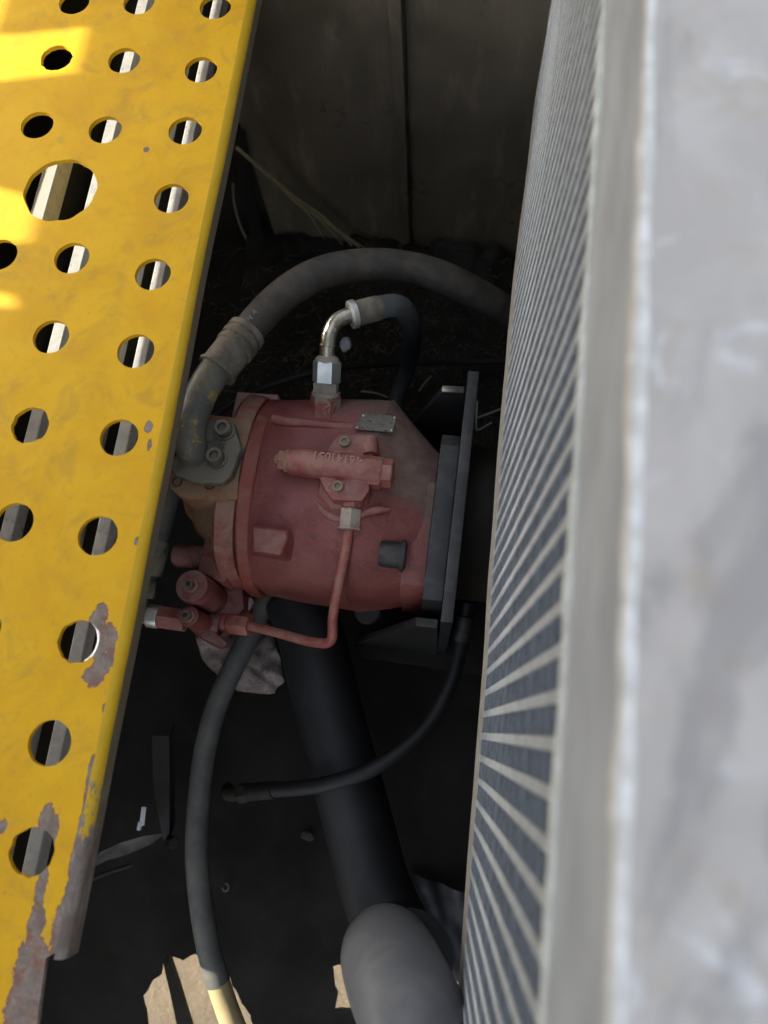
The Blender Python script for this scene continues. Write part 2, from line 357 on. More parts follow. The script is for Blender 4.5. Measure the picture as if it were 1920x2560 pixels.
ZF = -1.10
def q(u, v, z=ZF): p = D(u, v, z); return (p.x, p.y)
def torn(L, amp=0.0035, st=0.006):
    o = []
    for a, b_ in zip(L, L[1:] + L[:1]):
        n_ = max(1, int(math.hypot(b_[0] - a[0], b_[1] - a[1]) / st))
        for i in range(n_):
            x, y = a[0] + (b_[0] - a[0]) * i / n_, a[1] + (b_[1] - a[1]) * i / n_
            w_ = noise.noise_vector(V((x * 60, y * 60, 1))) ; w2_ = noise.noise_vector(V((x * 220, y * 220, 5)))
            o.append((x + amp * (w_.x + .5 * w2_.x), y + amp * (w_.y + .5 * w2_.y)))
    return o
open1 = [q(*p) for p in ((353, 2062), (346, 2105), (306, 2150), (322, 2235), (345, 2330), (640, 2330), (560, 2235), (500, 2120), (478, 2070), (420, 2062), (398, 2076), (375, 2068))]
open2 = [q(*p) for p in ((718, 2090), (720, 2132), (727, 2140), (724, 2180), (790, 2186), (780, 2110), (745, 2080))]
open3 = [q(*p) for p in ((933, 2088), (952, 2080), (1000, 2072), (1010, 2138), (975, 2142), (950, 2135))]
fl = sheet('floor', [(-0.60, -0.95), (0.30, -0.95), (0.30, 1.14), (-0.60, 1.14)], [torn(open1), torn(open2), torn(open3)], ZF, 0.006, M['floor']); tag(fl, kind='structure')

bw = thing('back_panel', 'dark olive sheet metal panel with a vertical seam at the far end of the compartment', 'panel', (-0.1, 0.82, ZF))
def wallx(u, v): return DY(u, v, 0.82).x
b = MB(); xs = -0.128
n = 14
loops = []
prof = []
for i in range(n + 1):                                # gently dented sheet
    x = -0.375 + (xs + 0.375) * i / n; prof.append((x, 0.82 + 0.004 * math.sin(i * 0.9)))
L0 = [(x, y, ZF) for x, y in prof] + [(x, y + 0.003, ZF) for x, y in reversed(prof)]
b.loft([[V(p) for p in L0], [V((p[0], p[1], -0.25)) for p in L0]])
b.build('sheet', M['wall'], bw)
b = MB(); b.box(((xs + 0.28) / 2, 0.829, (ZF - 0.25) / 2), (0.32 - xs, 0.004, -0.25 - ZF)); b.build('sheet', M['wall'], bw)
b = MB(); b.box((xs - 0.006, 0.8165, (ZF - 0.25) / 2), (0.016, 0.004, -0.25 - ZF)); b.roughen(0.0006, 30); b.build('seam_strip', M['wall'], bw, bev=0.001)
b = MB()
loops = []
for i in range(24):
    z = ZF + 0.02 + (0.75) * i / 23
    r = 0.0010 + 0.0014 * noise.noise(V((0, 0, z * 40)))
    c0 = V((xs + 0.006 + 0.002 * noise.noise(V((3, 0, z * 25))), 0.815, z))
    loops.append([c0 + V((math.cos(k * math.pi / 3) * r * 1.6, math.sin(k * math.pi / 3) * r, 0)) for k in range(6)])
b.loft(loops); b.build('sealant_bead', M['post'], bw)
b = MB()                                              # turned edge at the left of the sheet
b.loft([[V((-0.375, 0.818, z)), V((-0.372, 0.824, z)), V((-0.395, 0.90, z)), V((-0.398, 0.896, z))] for z in (ZF, -0.25)])
b.build('turned_edge', M['wall'], bw)

YE = D(470, 2095, -0.965).y + 0.041                    # rear edge of a slot added to let sun onto the hose end
lw = thing('compartment_sheet', 'dark sheet metal side of the compartment below the perforated walkway', 'panel', (-0.56, 0.25, ZF))
b = MB(); b.box((-0.56, (1.10 + YE) / 2, (ZF - 0.55) / 2), (0.004, 1.10 - YE, -0.55 - ZF)); b.build('sheet', M['side'], lw)
b = MB(); b.box((-0.562, (YE - 1.0) / 2, (ZF - 0.812) / 2), (0.004, YE + 1.0, -0.812 - ZF)); b.build('lower_sheet', M['side'], lw)
b = MB(); b.box((-0.562, (YE - 1.0) / 2, -0.655), (0.004, YE + 1.0, 0.20)); b.build('upper_sheet', M['side'], lw)
b = MB(); b.box((-0.50, 1.10, -0.7), (0.6, 0.004, 0.84)); b.build('rear_sheet', M['side'], lw)
rw = thing('engine_sheet', 'black sheet closing the compartment below the oil cooler', 'panel', (0.30, 0, ZF))
b = MB(); b.box((0.302, -0.05, (ZF - 0.172) / 2), (0.004, 1.80, -0.174 - ZF)); b.build('sheet', M['side'], rw)

fp = thing('angle_post', 'dark upright steel strip left of the back panel', 'post')
b = MB(); b.loft([[DY(u, v, 0.80) + V((dx, dy, 0)) for dx, dy in ((0, 0), (0.022, 0), (0.022, 0.004), (0, 0.004))] for u, v in ((497, 285), (540, 500), (556, 575))])
b.build('strip', M['post'], fp)
fc = MB(); fc.tube([D(503, 395, -1.0), D(506, 440, -1.02), D(520, 490, -1.05), D(540, 530, -1.08)], 0.0022, 8); o = fc.build('loose_wire', M['wire'])
tag(o, 'thin grey wire curving down beside the dark upright strip', 'wire')

sb = MB(); sb.prism([D(*p) for p in ((347, 2058, -1.12), (362, 2056, -1.12), (384, 2120, -1.12), (432, 2280, -1.12), (396, 2280, -1.12), (366, 2140, -1.12))], (0, 0, -0.01)); o = sb.build('frame_strap', M['side'])
tag(o, 'dark strap crossing the sunlit floor opening at the bottom left', 'strap')
# openings frame scraps at the bottom left
sp = thing('bent_sheet', 'torn dark sheet metal flap with a pale edge low beside the walkway', 'sheet metal', tuple(D(280, 1830, -0.95)))
b = MB()
P = [D(196, 1868, -0.93), D(215, 1842, -0.93), D(262, 1820, -0.95), D(312, 1806, -0.97), D(352, 1800, -0.99)]
Q = [D(205, 1872, -0.97), D(232, 1858, -0.97), D(275, 1846, -0.985), D(325, 1824, -0.99), D(354, 1802, -1.0)]
for i in range(4): b.loft([[P[i], P[i + 1], Q[i + 1], Q[i]], [p - V((0, 0, 0.002)) for p in (P[i], P[i + 1], Q[i + 1], Q[i])]])
b.build('flap', M['rib_dark'], sp)
b = MB(); b.tube([D(200, 1899, -0.98), D(225, 1888, -0.98), D(285, 1868, -0.99)], 0.0025, 8); b.build('lower_edge', M['post'], sp)
st = thing('support_post', 'dark upright post standing below the walkway beside the torn flap', 'post', tuple(D(345, 1800, -1.05)))
b = MB(); b.loft([[D(u0, v, z), D(u1, v, z), D(u1, v, z) + V((0, 0.02, -0.01)), D(u0, v, z) + V((0, 0.02, -0.01))] for u0, u1, v, z in ((328, 365, 1590, -0.98), (331, 366, 1700, -1.0), (352, 366, 1815, -1.04))]); b.build('web', M['post'], st)
b = MB(); b.hexn(D(368, 1817, -1.04), D(375, 1822, -1.02), 0.008); b.build('foot_nut', M['post'], st)
o = MB(); o.box(D(309, 1763, -0.95), (0.0065, 0.022, 0.002), rz=0.1); o.roughen(0.0008, 200); o = o.build('white_tag', M['foam'], bev=0.0008); tag(o, 'small white tag above the torn sheet flap', 'tag')
o = MB(); o.box(D(301, 1785, -0.95), (0.005, 0.010, 0.003)); o.roughen(0.002, 300); o = o.build('foam_scrap', M['foam'], bev=0.001); tag(o, 'tiny white scrap just below the small white tag', 'scrap', )
def blob(u, v, z, r, label, e=(1, 1.5, 0.7)):
    b = MB(); s = bmesh.ops.create_icosphere(b.bm, subdivisions=3, radius=r)
    for vv in b.bm.verts:
        vv.co = V((vv.co.x * e[0], vv.co.y * e[1], vv.co.z * e[2])) * (1 + 0.5 * noise.noise(vv.co * 200 + V((u, v, 0)))) + D(u, v, z)
    o = b.build('foam_crumb', M['foam']); tag(o, label, 'scrap')
blob(570, 554, -1.09, 0.0058, 'white foam crumb lying left of the arching thick hose')
blob(747, 744, -1.09, 0.0085, 'white foam crumb behind the silver elbow pipe')
blob(550, 501, -1.09, 0.0026, 'tiny white speck near the curved thin wire', (1, 1.3, 1))
o = MB(); pts = [D(487 + 6.5 * math.cos(a), 1917 + 8 * math.sin(a), -1.09) for a in [i * math.pi / 8 - 1.7 for i in range(13)]]
o.tube(pts, 0.0013, 6, 3); o = o.build('ring_clip', M['wire']); tag(o, 'small curled wire clip on the dark floor', 'clip')

b = MB(); nx, ny_ = 90, 14
rows = []
for j in range(ny_ + 1):
    row = []
    for i in range(nx + 1):
        x = -0.42 + 0.70 * i / nx; y = 0.66 + 0.156 * j / ny_; t_ = j / ny_
        h = (0.035 + 0.035 * noise.noise(V((x * 9, 2, 0))) + 0.02 * noise.noise(V((x * 30, y * 30, 4)))) * t_ ** 1.5 + 0.010 * noise.noise(V((x * 45, y * 45, 0))) * (0.2 + t_)
        row.append(b.bm.verts.new((x, y, ZF + 0.001 + max(0, h))))
    rows.append(row)
for j in range(ny_):
    for i in range(nx): b.bm.faces.new((rows[j][i], rows[j][i + 1], rows[j + 1][i + 1], rows[j + 1][i]))
o = b.build('dirt_bank', M['floor'], ang=60); tag(o, 'dark oily dirt heaped against the foot of the back panel', 'dirt', kind='stuff')
# litter on the floor (leaf scraps, twigs): uncountable
b = MB()
for i in range(1500):
    if i < 950: u, v = random.gauss(800, 160), random.gauss(760, 80)
    else: u, v = random.uniform(450, 1180), random.uniform(560, 1050)
    p = D(u, v, ZF + 0.002 + random.random() * 0.012)
    if p.y > 0.80: continue
    a = random.uniform(0, math.pi); l = random.uniform(0.003, 0.02) if random.random() < 0.75 else random.uniform(0.02, 0.06)
    wd = random.uniform(0.0006, 0.003) if l < 0.012 else random.uniform(0.0005, 0.0012)
    Mx = Matrix.Rotation(a, 3, 'Z') @ Matrix.Rotation(random.uniform(-.5, .5), 3, 'Y')
    if p.y > 0.68: p.z += 0.05 * ((p.y - 0.66) / 0.15) ** 1.5
    b.box(p, (l, wd, 0.0006), M=Mx)
o = b.build('litter', M['litter'], smooth=False); tag(o, 'dark leaf scraps and twigs scattered on the compartment floor', 'debris', kind='stuff')
def twig(u0, v0, u1, v1, z, r, label):
    b = MB(); b.tube([D(u0, v0, z), D((u0 + u1) / 2, (v0 + v1) / 2 - 3, z + 0.004), D(u1, v1, z)], r, 6); o = b.build('dry_twig', M['straw']); tag(o, label, 'twig')
twig(780, 845, 838, 858, -1.08, 0.0012, 'dry twig lying right of the red grey hexagon fitting')
twig(905, 845, 932, 812, -1.08, 0.0010, 'dry twig right of the descending blue grey hose')

o = MB(); n_ = 14; grid = [[D(880 + 125 * i / n_, 1885 + 200 * j / n_ + 40 * i / n_, -1.085) for i in range(n_ + 1)] for j in range(n_ + 1)]
vs_ = [[o.bm.verts.new(p + V((0, 0, 0.022 * abs(noise.noise(V((p.x * 34 + p.y * 22, p.y * 8, 0)))) + 0.006 * noise.noise(p * 60)))) for p in row] for row in grid]
for j in range(n_):
    for i in range(n_): o.bm.faces.new((vs_[j][i], vs_[j][i + 1], vs_[j + 1][i + 1], vs_[j + 1][i]))
o = o.build('rubber_flap', M['hose_dark'], ang=70); tag(o, 'creased black rubber flap beside the lower end of the oil cooler', 'flap')
for (u, v, rr) in ((665, 1805, .006),):
    b = MB(); bmesh.ops.create_icosphere(b.bm, subdivisions=3, radius=rr)
    for vv in b.bm.verts: vv.co = V((vv.co.x * 1.5, vv.co.y, vv.co.z * .5)) * (1 + 0.6 * noise.noise(vv.co * 130 + V((u, 0, 0)))) + D(u, v, -1.09)
    o = b.build('dirt_clod', M['litter']); tag(o, {560: 'dark dirt clod below the end of the small hose', 370: 'dark dirt clod behind the hanging pressure hose', 665: 'small dark clod left of the wide hose', 500: 'small dark clod right of the long hose'}[u], 'dirt')
# straw stalks lying across the back
gs = thing('grass_stalks', 'dry green brown grass stalks slanting down across the back panel', 'dry grass', tuple(D(640, 430, -0.9)))
def A(u, v, t): return D(u, v, -0.80 - 0.26 * t)
for k, (pts, r) in enumerate([
    (((512, 320, 0), (560, 360, .2), (620, 412, .45), (690, 470, .7), (776, 534, 1)), 0.0016),
    (((516, 323, 0), (570, 372, .22), (640, 428, .5), (700, 470, .7), (760, 530, 1)), 0.0014),
    (((530, 336, 0), (590, 388, .3), (650, 440, .55), (705, 490, .75), (740, 528, 1)), 0.0011),
    (((580, 376, 0.2), (625, 425, .45), (668, 465, .6), (700, 515, .85)), 0.0010),
    (((610, 405, 0.3), (660, 450, .55), (720, 490, .75), (790, 538, 1)), 0.0010)]):
    b = MB(); b.tube([A(*p) for p in pts], r, 6, rfun=lambda t, r=r: r * 1.5 * (1.15 - 0.5 * t)); b.build('stalk', M['straw'], gs)

# ------------------------------------------------------------------ perforated walkway plate
PR = math.atan(0.037); P0 = V((-0.2555, 0, -0.5))
pl = thing('perforated_walkway', 'worn yellow perforated steel walkway plate with rows of round holes', 'walkway', tuple(P0), PR)
Rp = Matrix.Rotation(PR, 3, 'Z')
def loc(u, v):
    p = Rp.transposed() @ (D(u, v, -0.5) - P0); return (p.x, p.y)
def circ(c, r, n=44, kx=1.0, irr=0.0, seed=0.0):
    return [(c[0] + r * kx * math.cos(i * 2 * math.pi / n) * (1 + irr * noise.noise(V((math.cos(i * 2 * math.pi / n) * 3, math.sin(i * 2 * math.pi / n) * 3, seed)))),
             c[1] + r * math.sin(i * 2 * math.pi / n) * (1 + irr * noise.noise(V((math.cos(i * 2 * math.pi / n) * 3, math.sin(i * 2 * math.pi / n) * 3, seed)))) ) for i in range(n)]
hole_px = [(465, 15), (434, 150), (400, 282), (370, 428), (330, 592), (293, 758), (257, 945), (211, 1157), (169, 1385), (107, 1605), (68, 1840),
           (300, 5), (268, 130), (227, 280), (155, 557), (110, 727), (65, 918), (30, 1128), (0, 550), (80, 270), (122, 125), (160, 5)]
holes = []
for i, h in enumerate(hole_px):
    c = loc(*h); holes.append(circ(c, 0.0153, irr=0.10 if i in (8, 10, 20, 16) else 0.02, seed=i))
holes.append(circ(loc(130, 410), 0.0330, 56, irr=0.04, seed=99))
HC = [loc(*h) for h in hole_px]
for k in range(1, 3):                                  # rows going on beyond the frame
    for x in (0, -0.0735): holes.append(circ((x, HC[0][1] + 0.075 * k), 0.0153))
for yy in (0.03, -0.045, -0.12, 0.26, 0.185, 0.107):
    for x in (-0.147,):
        if all(math.hypot(x - hx, yy - hy) > 0.05 for hx, hy in HC + [loc(130, 410)]): holes.append(circ((x, yy), 0.0153))
for yy in (0.03, -0.045, -0.12): holes.append(circ((-0.0725 - (0.004 if yy < 0 else 0), yy), 0.0153))
EX = 0.031                                              # where the bend begins
c1, c2, c3, c4 = loc(165, 2010), loc(100, 2055), loc(86, 2215), loc(60, 2400)
outer = [(-0.238, 1.10), (-0.238, -0.30), (c4[0] - 0.02, -0.30), (c4[0] - 0.012, c4[1]), (c3[0] - 0.002, c3[1])]
yb = c2[1]
outer += [(c2[0] + 0.0005, yb - 0.004)]
ny = 40
for i in range(ny + 1): outer.append((EX, yb + (1.10 - yb) * i / ny))
t = NT('yellow_paint_worn'); co = t.co
warp = t.noise(55, 6, 0.7); warp2 = t.noise(240, 4, 0.7)
blobs = [(loc(215, 1335), .0070, .010), (loc(228, 1385), .0090, .016), (loc(222, 1425), .0080, .014), (loc(205, 1462), .0080, .008),
         (loc(321, 922), .0030, .0055), (loc(323, 960), .0018, .006), (loc(100, 1770), .0055, .010), (loc(112, 1800), .004, .012),
         (loc(199, 1660), .0030, .012), (loc(190, 1720), .0026, .018), (loc(175, 1800), .0032, .020), (loc(160, 1870), .0030, .020), (loc(146, 1950), .0042, .022), (loc(128, 2020), .006, .018),
         (loc(88, 1925), .0040, .012), (loc(78, 1990), .0055, .016), (loc(75, 2070), .012, .012), (loc(62, 2130), .013, .02), (loc(52, 2200), .014, .02), (loc(55, 2300), .016, .03),
         (loc(316, 323), .0022, .0030), (loc(226, 1530), .002, .0035), (loc(272, 975), .0015, .002), (loc(5, 1785), .004, .005), (loc(295, 1170), .0018, .003)]
f = None
for (c_, rx, ry) in blobs:
    mp = t.n("ShaderNodeMapping", vector_type='POINT'); mp.inputs['Location'].default_value = (-c_[0] / rx, -c_[1] / ry, 0); mp.inputs['Scale'].default_value = (1 / rx, 1 / ry, 0)
    t.L(co, mp.inputs[0]); ln = t.n("ShaderNodeVectorMath", operation='LENGTH'); t.L(mp.outputs[0], ln.inputs[0])
    f = ln.outputs['Value'] if f is None else t.math('MINIMUM', f, ln.outputs['Value'])
f = t.math('ADD', f, t.math('MULTIPLY', t.math('SUBTRACT', warp, 0.5), 2.2))
f = t.math('ADD', f, t.math('MULTIPLY', t.math('SUBTRACT', warp2, 0.5), 0.7))
yel = t.mix(t.ramp(t.noise(14, 7, 0.65, dist=0.5), 0.33, 0.67), (0.66, 0.345, 0.008), (0.74, 0.415, 0.010))
yel = t.mix(t.ramp(t.noise(45, 7, 0.7, dist=0.8), 0.50, 0.72, 0, 0.35), yel, (0.54, 0.30, 0.03))
yel = t.mix(t.ramp(t.noise(70, 8, 0.75, dist=1.0, stretch=(3.0, 0.35, 1)), 0.60, 0.70, 0, 0.4), yel, (0.40, 0.27, 0.10))
yel = t.mix(t.ramp(t.noise(19, 8, 0.7, dist=1.2), 0.50, 0.66, 0, 0.45), yel, (0.47, 0.27, 0.035))
yel = t.mix(t.ramp(t.noise(85, 8, 0.8, dist=0.6), 0.57, 0.68, 0, 0.45), yel, (0.36, 0.24, 0.09))
yel = t.mix(t.ramp(t.noise(230, 4, 0.75), 0.67, 0.71, 0, 0.8), yel, (0.20, 0.11, 0.05))
yel = t.mix(t.ramp(t.noise(42, 9, 0.8, dist=0.3), 0.675, 0.69, 0, 0.85), yel, (0.25, 0.12, 0.06))
# rubbed, darker ring close to each hole rim of the regular rows
yel = t.mix(t.ramp(t.noise(26, 6, 0.8, dist=2.0, stretch=(0.6, 5.0, 1)), 0.66, 0.70, 0, 0.5), yel, (0.45, 0.30, 0.12))
yel = t.mix(t.ramp(t.noise(95, 3, 0.5), 0.74, 0.76, 0, 0.7), yel, (0.62, 0.50, 0.36))
prim = t.mix(t.ramp(t.noise(80, 7, 0.7), 0.35, 0.65), (0.27, 0.225, 0.19), (0.17, 0.125, 0.10))
prim = t.mix(t.ramp(t.noise(70, 8, 0.8), 0.48, 0.62, 0, 0.85), prim, (0.24, 0.095, 0.055))
prim = t.mix(t.ramp(t.noise(150, 6, 0.8), 0.58, 0.66, 0, 0.8), prim, (0.42, 0.38, 0.34))
edge = t.mix(t.ramp(f, 0.93, 1.02), (0.26, 0.09, 0.04), (0.62, 0.40, 0.10))
cc = t.mix(t.ramp(f, 0.84, 0.90), prim, edge); cc = t.mix(t.ramp(f, 1.0, 1.06), cc, yel)
t.bump(t.math('ADD', t.ramp(f, 0.95, 1.05), t.math('MULTIPLY', t.noise(120, 6, 0.7), 0.25)), 0.5, 0.0006)
M['yellow'] = t.out(cc, t.ramp(t.noise(30, 5), 0.3, 0.7, 0.5, 0.7), 0, 0.22)
sheet('deck', outer, holes, 0.0, 0.004, M['yellow'], pl)
# rounded bend with a short turned-down lip, chipped at the lower end
t = NT('yellow_bend'); g = t.n("ShaderNodeSeparateXYZ"); t.L(t.co, g.inputs[0])
nz = t.noise(60, 7, 0.75, stretch=(1, 0.5, 1))
y2 = t.mix(t.ramp(t.noise(30, 6, 0.7, stretch=(2, .4, 1)), 0.35, 0.65), (0.60, 0.36, 0.015), (0.70, 0.42, 0.022))
low = t.ramp(g.outputs[2], -0.0075, -0.0045)           # the lower lip is dirty all along
lowm = t.ramp(t.math('ADD', low, t.math('MULTIPLY', t.math('SUBTRACT', nz, 0.5), 0.9)), 0.42, 0.52)
y2 = t.mix(lowm, t.mix(nz, (0.13, 0.11, 0.075), (0.23, 0.19, 0.12)), y2)
end = t.ramp(g.outputs[1], -0.19, 0.02, 0.42, 0.0)
em = t.ramp(t.math('ADD', t.noise(48, 8, 0.75, stretch=(1, 0.45, 1)), end), 0.70, 0.74)
y2 = t.mix(em, y2, t.mix(t.ramp(nz, 0.4, 0.6), (0.17, 0.135, 0.11), (0.28, 0.235, 0.195)))
M['bend'] = t.out(y2, 0.55, 0, 0.25)
b = MB(); prof = []
rb = 0.007
for k in range(7):
    a = k / 6 * math.pi / 2; prof.append((EX + rb * math.sin(a), -rb + rb * math.cos(a)))
prof.append((EX + rb, -0.019)); prof.append((EX + rb - 0.004, -0.019))
for k in range(6, -1, -1):
    a = k / 6 * math.pi / 2; prof.append((EX + (rb - 0.004) * math.sin(a), -rb + (rb - 0.004) * math.cos(a)))
def pw(x, y, z): return P0 + Rp @ V((x, y, z))
loops = []
for i in range(81):
    y = (yb - 0.004) + (1.10 - yb + 0.004) * i / 80
    wv = 0.0005 * noise.noise(V((y * 12, 0, 0))) - 0.0016 * math.exp(-((y - 0.33) / 0.1) ** 2)
    loops.append([pw(x + (wv if x > EX + 0.001 else 0), y, z) for x, z in prof])
b.loft(loops); b.build('edge_lip', M['bend'], pl)
# bare bright crescent round one hole, thin rings at hole rims
c8 = HC[8]
b = MB(); b.tube([pw(c8[0] + 0.0149 * math.cos(a), c8[1] + 0.0149 * math.sin(a), -0.0015) for a in [(-62 + 125 * i / 16) * math.pi / 180 for i in range(17)]], 0.0011, 8, 2, rfun=lambda s: 0.0003 + 0.0013 * math.sin(math.pi * s)); b.build('bare_rim', M['bare'], pl)

# beams below the walkway
BC = V((-0.3085, 0, 0))
t = NT('bounce_tan_beam'); c = t.mix(t.ramp(t.noise(70, 7, 0.7), 0.35, 0.65), (0.60, 0.48, 0.20), (0.44, 0.35, 0.17)); M['beam_bounce'] = t.out(t.mix(t.ramp(t.up(), 0.3, 0.6), c, (0.46, 0.44, 0.38)), 0.7)  # yellow bounce light put into the side colour, top face stays grey
def beam(off, h, wd, ztop, label, y0=-0.36, y1=1.10):
    th = thing('support_beam', label, 'beam', tuple(V((-0.3035 + off, 0, ztop))), PR, 'steel beams under the walkway')
    b = MB(); me_c = V(th.location)
    pts = []
    hb = 0.0155 if off > -0.13 else 0.024
    if h > hb:
        w_ = MB(); w_.loft([[me_c + Rp @ V((x, y, z)) for x, z in ((-wd * .35, -hb + .0002), (wd * .2, -hb + .0002), (wd * .2, -h), (-wd * .35, -h))] for y in (y0, y1)]); w_.build('web', M['side'], th)  # added dark web, deep enough to stop sun passing under the bars
    for i in range(30):
        y = y0 + (y1 - y0) * i / 29
        pts.append([me_c + Rp @ V((x, y, z)) for x, z in ((-wd / 2, 0), (wd / 2, 0), (wd / 2, -hb), (-wd / 2, -hb))])
    b.loft(pts); b.roughen(0.0003, 60); b.build('bar', M['beam_bounce' if off < -0.13 else 'beam'], th, bev=0.0008, seg=1)
    return th
beam(0.0, 0.0155, 0.012, -0.600, 'pale steel beam seen through the right column of walkway holes')
beam(-0.0285, 0.050, 0.010, -0.600, 'grey steel beam seen at the left of the lowest walkway holes')
beam(-0.0890, 0.060, 0.0125, -0.600, 'pale sunlit beam seen through the middle column of walkway holes')
beam(-0.1415, 0.060, 0.016, -0.596, 'sunlit beam with its side coloured tan as bounced light, crossing the middle of the large walkway hole')

# added sun blocker out of view: shades plate and pump, notches shape sun patches
dx = -1.30
def dz(u, v, z=-0.5):
    p = D(u, v, z); s = (dx - p.x) / S.x; r = p + S * s; return (r.y, r.z)
zb = -0.090
pts = [(-1.6, 1.9), (-1.6, -0.28)]
yl = dz(290, 860, -0.6)[0]
pts += [(yl, -0.28), (yl + 0.01, zb)]
for g in (((0, 684), (34, 668), (32, 640), (0, 625)), ((0, 590), (66, 520), (88, 430), (0, 396)), ((0, 190), (162, 156), (190, 52), (0, 74))):
    a = [dz(*p) for p in g]; pts.append((a[0][0], zb)); pts += a[1:3]; pts.append((a[3][0], zb))
pts += [(2.2, zb), (2.2, 1.9)]
dr = thing('sun_blocker', 'added grey sun blocker left of the walkway, outside the view', 'blocker', (dx, 0.3, 0.5))
b = MB(); P = [V((dx, y, z)) for y, z in pts]
r = geometry.delaunay_2d_cdt([V((y, z)) for y, z in pts], [(i, (i + 1) % len(pts)) for i in range(len(pts))], [], 1, 1e-6)
vv = [b.bm.verts.new((dx, p.x, p.y)) for p in r[0]]
for fc_ in r[2]: b.bm.faces.new([vv[i] for i in fc_])
g = bmesh.ops.extrude_face_region(b.bm, geom=list(b.bm.faces))
for v_ in [e for e in g['geom'] if isinstance(e, bmesh.types.BMVert)]: v_.co.x += 0.02
b.build('blocker_skin', M['blocker'], dr)

# ------------------------------------------------------------------ oil cooler
def bow(y):
    T = [(-0.4, .047), (-0.21, .046), (-0.058, .0435), (0.035, .0424), (0.16, .0393), (0.28, .0372), (0.43, .0365), (0.65, .0412), (0.84, .0494), (1.2, .060)]
    for (a, xa_), (b_, xb_) in zip(T, T[1:]):
        if a <= y <= b_:
            s = (y - a) / (b_ - a); s = s * s * (3 - 2 * s); return xa_ + (xb_ - xa_) * s
    return .047
XT = 0.0447; ZT, ZC, ZB = -0.171, -0.245, -0.640
ck = thing('oil_cooler', 'large grey aluminium oil cooler with fanned bars and a pale welded top tank', 'radiator', (XT, 0.2, ZB))
def rad_loc(): return V(ck.location)
b = MB(); b.box((XT + 0.128, 0.30, (ZT + ZC) / 2), (0.256, 1.60, ZT - ZC)); b.build('top_tank', M['tank'], ck, bev=0.0015, seg=2)
b = MB(); b.box((XT - 0.0008, 0.30, (ZT + ZC) / 2 + 0.001), (0.0016, 1.598, ZT - ZC - 0.005)); b.build('tank_side', M['tank_side'], ck)
b = MB(); b.tube([V((XT - 0.0006 + 0.0005 * noise.noise(V((y * 50, 0, 0))), y, ZT - 0.0006)) for y in [-0.45 + 0.012 * i for i in range(110)]], 0.0022, 8, 2, wob=0.55); b.build('weld_bead', M['bead'], ck)
b = MB(); b.tube([V((XT - 0.0018, y, ZC + 0.0012 + 0.0012 * noise.noise(V((y * 35, 3, 0))))) for y in [-0.45 + 0.012 * i for i in range(110)]], 0.0021, 8, 2, wob=0.5); b.build('lower_weld_bead', M['bead2'], ck)
PITCH = 0.0167; yv = D(1040, 1590, -0.64).y
L_ = ZC - ZB - 0.036
# shared meshes, local: origin at the top of the bar
b = MB()
b.box((0.011, 0, -L_ / 2), (0.022, 0.0052, L_)); bm = b.bm
bmesh.ops.recalc_face_normals(bm, faces=bm.faces)
bmesh.ops.bevel(bm, geom=[e for e in bm.edges if abs(e.verts[0].co.z - e.verts[1].co.z) > 0.1], offset=0.0004, segments=1, affect='EDGES')
me_bar = bpy.data.meshes.new('core_bar'); bm.to_mesh(me_bar); bm.free(); smooth_mesh(me_bar); me_bar.materials.append(M['bar'])
def fin_mesh(seed):
    bm = bmesh.new(); rnd = random.Random(seed); nf = 128; h = PITCH / 2 - 0.0024
    prev = None
    for k in range(nf * 2 + 1):
        z = -L_ * k / (nf * 2); y = -h if k % 2 else h
        dxx = 0.0006 + 0.00025 * noise.noise(V((seed * 7.1, k * 0.23, 0))) + (0.0012 if rnd.random() < 0.03 else 0)
        cur = [bm.verts.new((dxx, y, z)), bm.verts.new((0.020, y, z))]
        if prev: bm.faces.new((prev[0], prev[1], cur[1], cur[0]))
        prev = cur
    me = bpy.data.meshes.new('fin_strip'); bm.to_mesh(me); bm.free(); me.materials.append(M['fin']); return me
fins = [fin_mesh(i) for i in range(6)]
k0 = -26; nbar = 78
for k in range(nbar):
    y = yv + (k + k0) * PITCH
    if y > 1.05: break
    ang = -math.atan((bow(y) - XT) / (ZC - ZB))
    o = bpy.data.objects.new('core_bar', me_bar); col.objects.link(o); o.parent = ck
    o.location = V((XT - 0.0002, y, ZC)) - V(ck.location); o.rotation_euler = (0, ang, 0)
    ym = y + PITCH / 2; ang2 = -math.atan((bow(ym) - XT) / (ZC - ZB))
    o = bpy.data.objects.new('fin_strip', fins[(k * 5) % 6]); col.objects.link(o); o.parent = ck
    o.location = V((XT - 0.0002, ym, ZC)) - V(ck.location); o.rotation_euler = (0, ang2, 0)
b = MB(); loops = []
for i in range(60):
    y = -0.5 + 1.58 * i / 59; x = bow(max(y, -0.4)) - 0.0008 + 0.0003 * noise.noise(V((y * 30, 9, 0)))
    loops.append([V((x + 0.0016, y, ZB + 0.038)), V((x + 0.03, y, ZB + 0.038)), V((x + 0.03, y, ZB)), V((x, y, ZB))])
b.loft(loops); b.build('bottom_channel', M['channel'], ck, bev=0.0008, seg=1)
b = MB(); b.box((XT + 0.14, 0.3, (ZC + ZB) / 2), (0.20, 1.58, ZC - ZB - 0.01)); b.build('core_block', M['post'], ck)

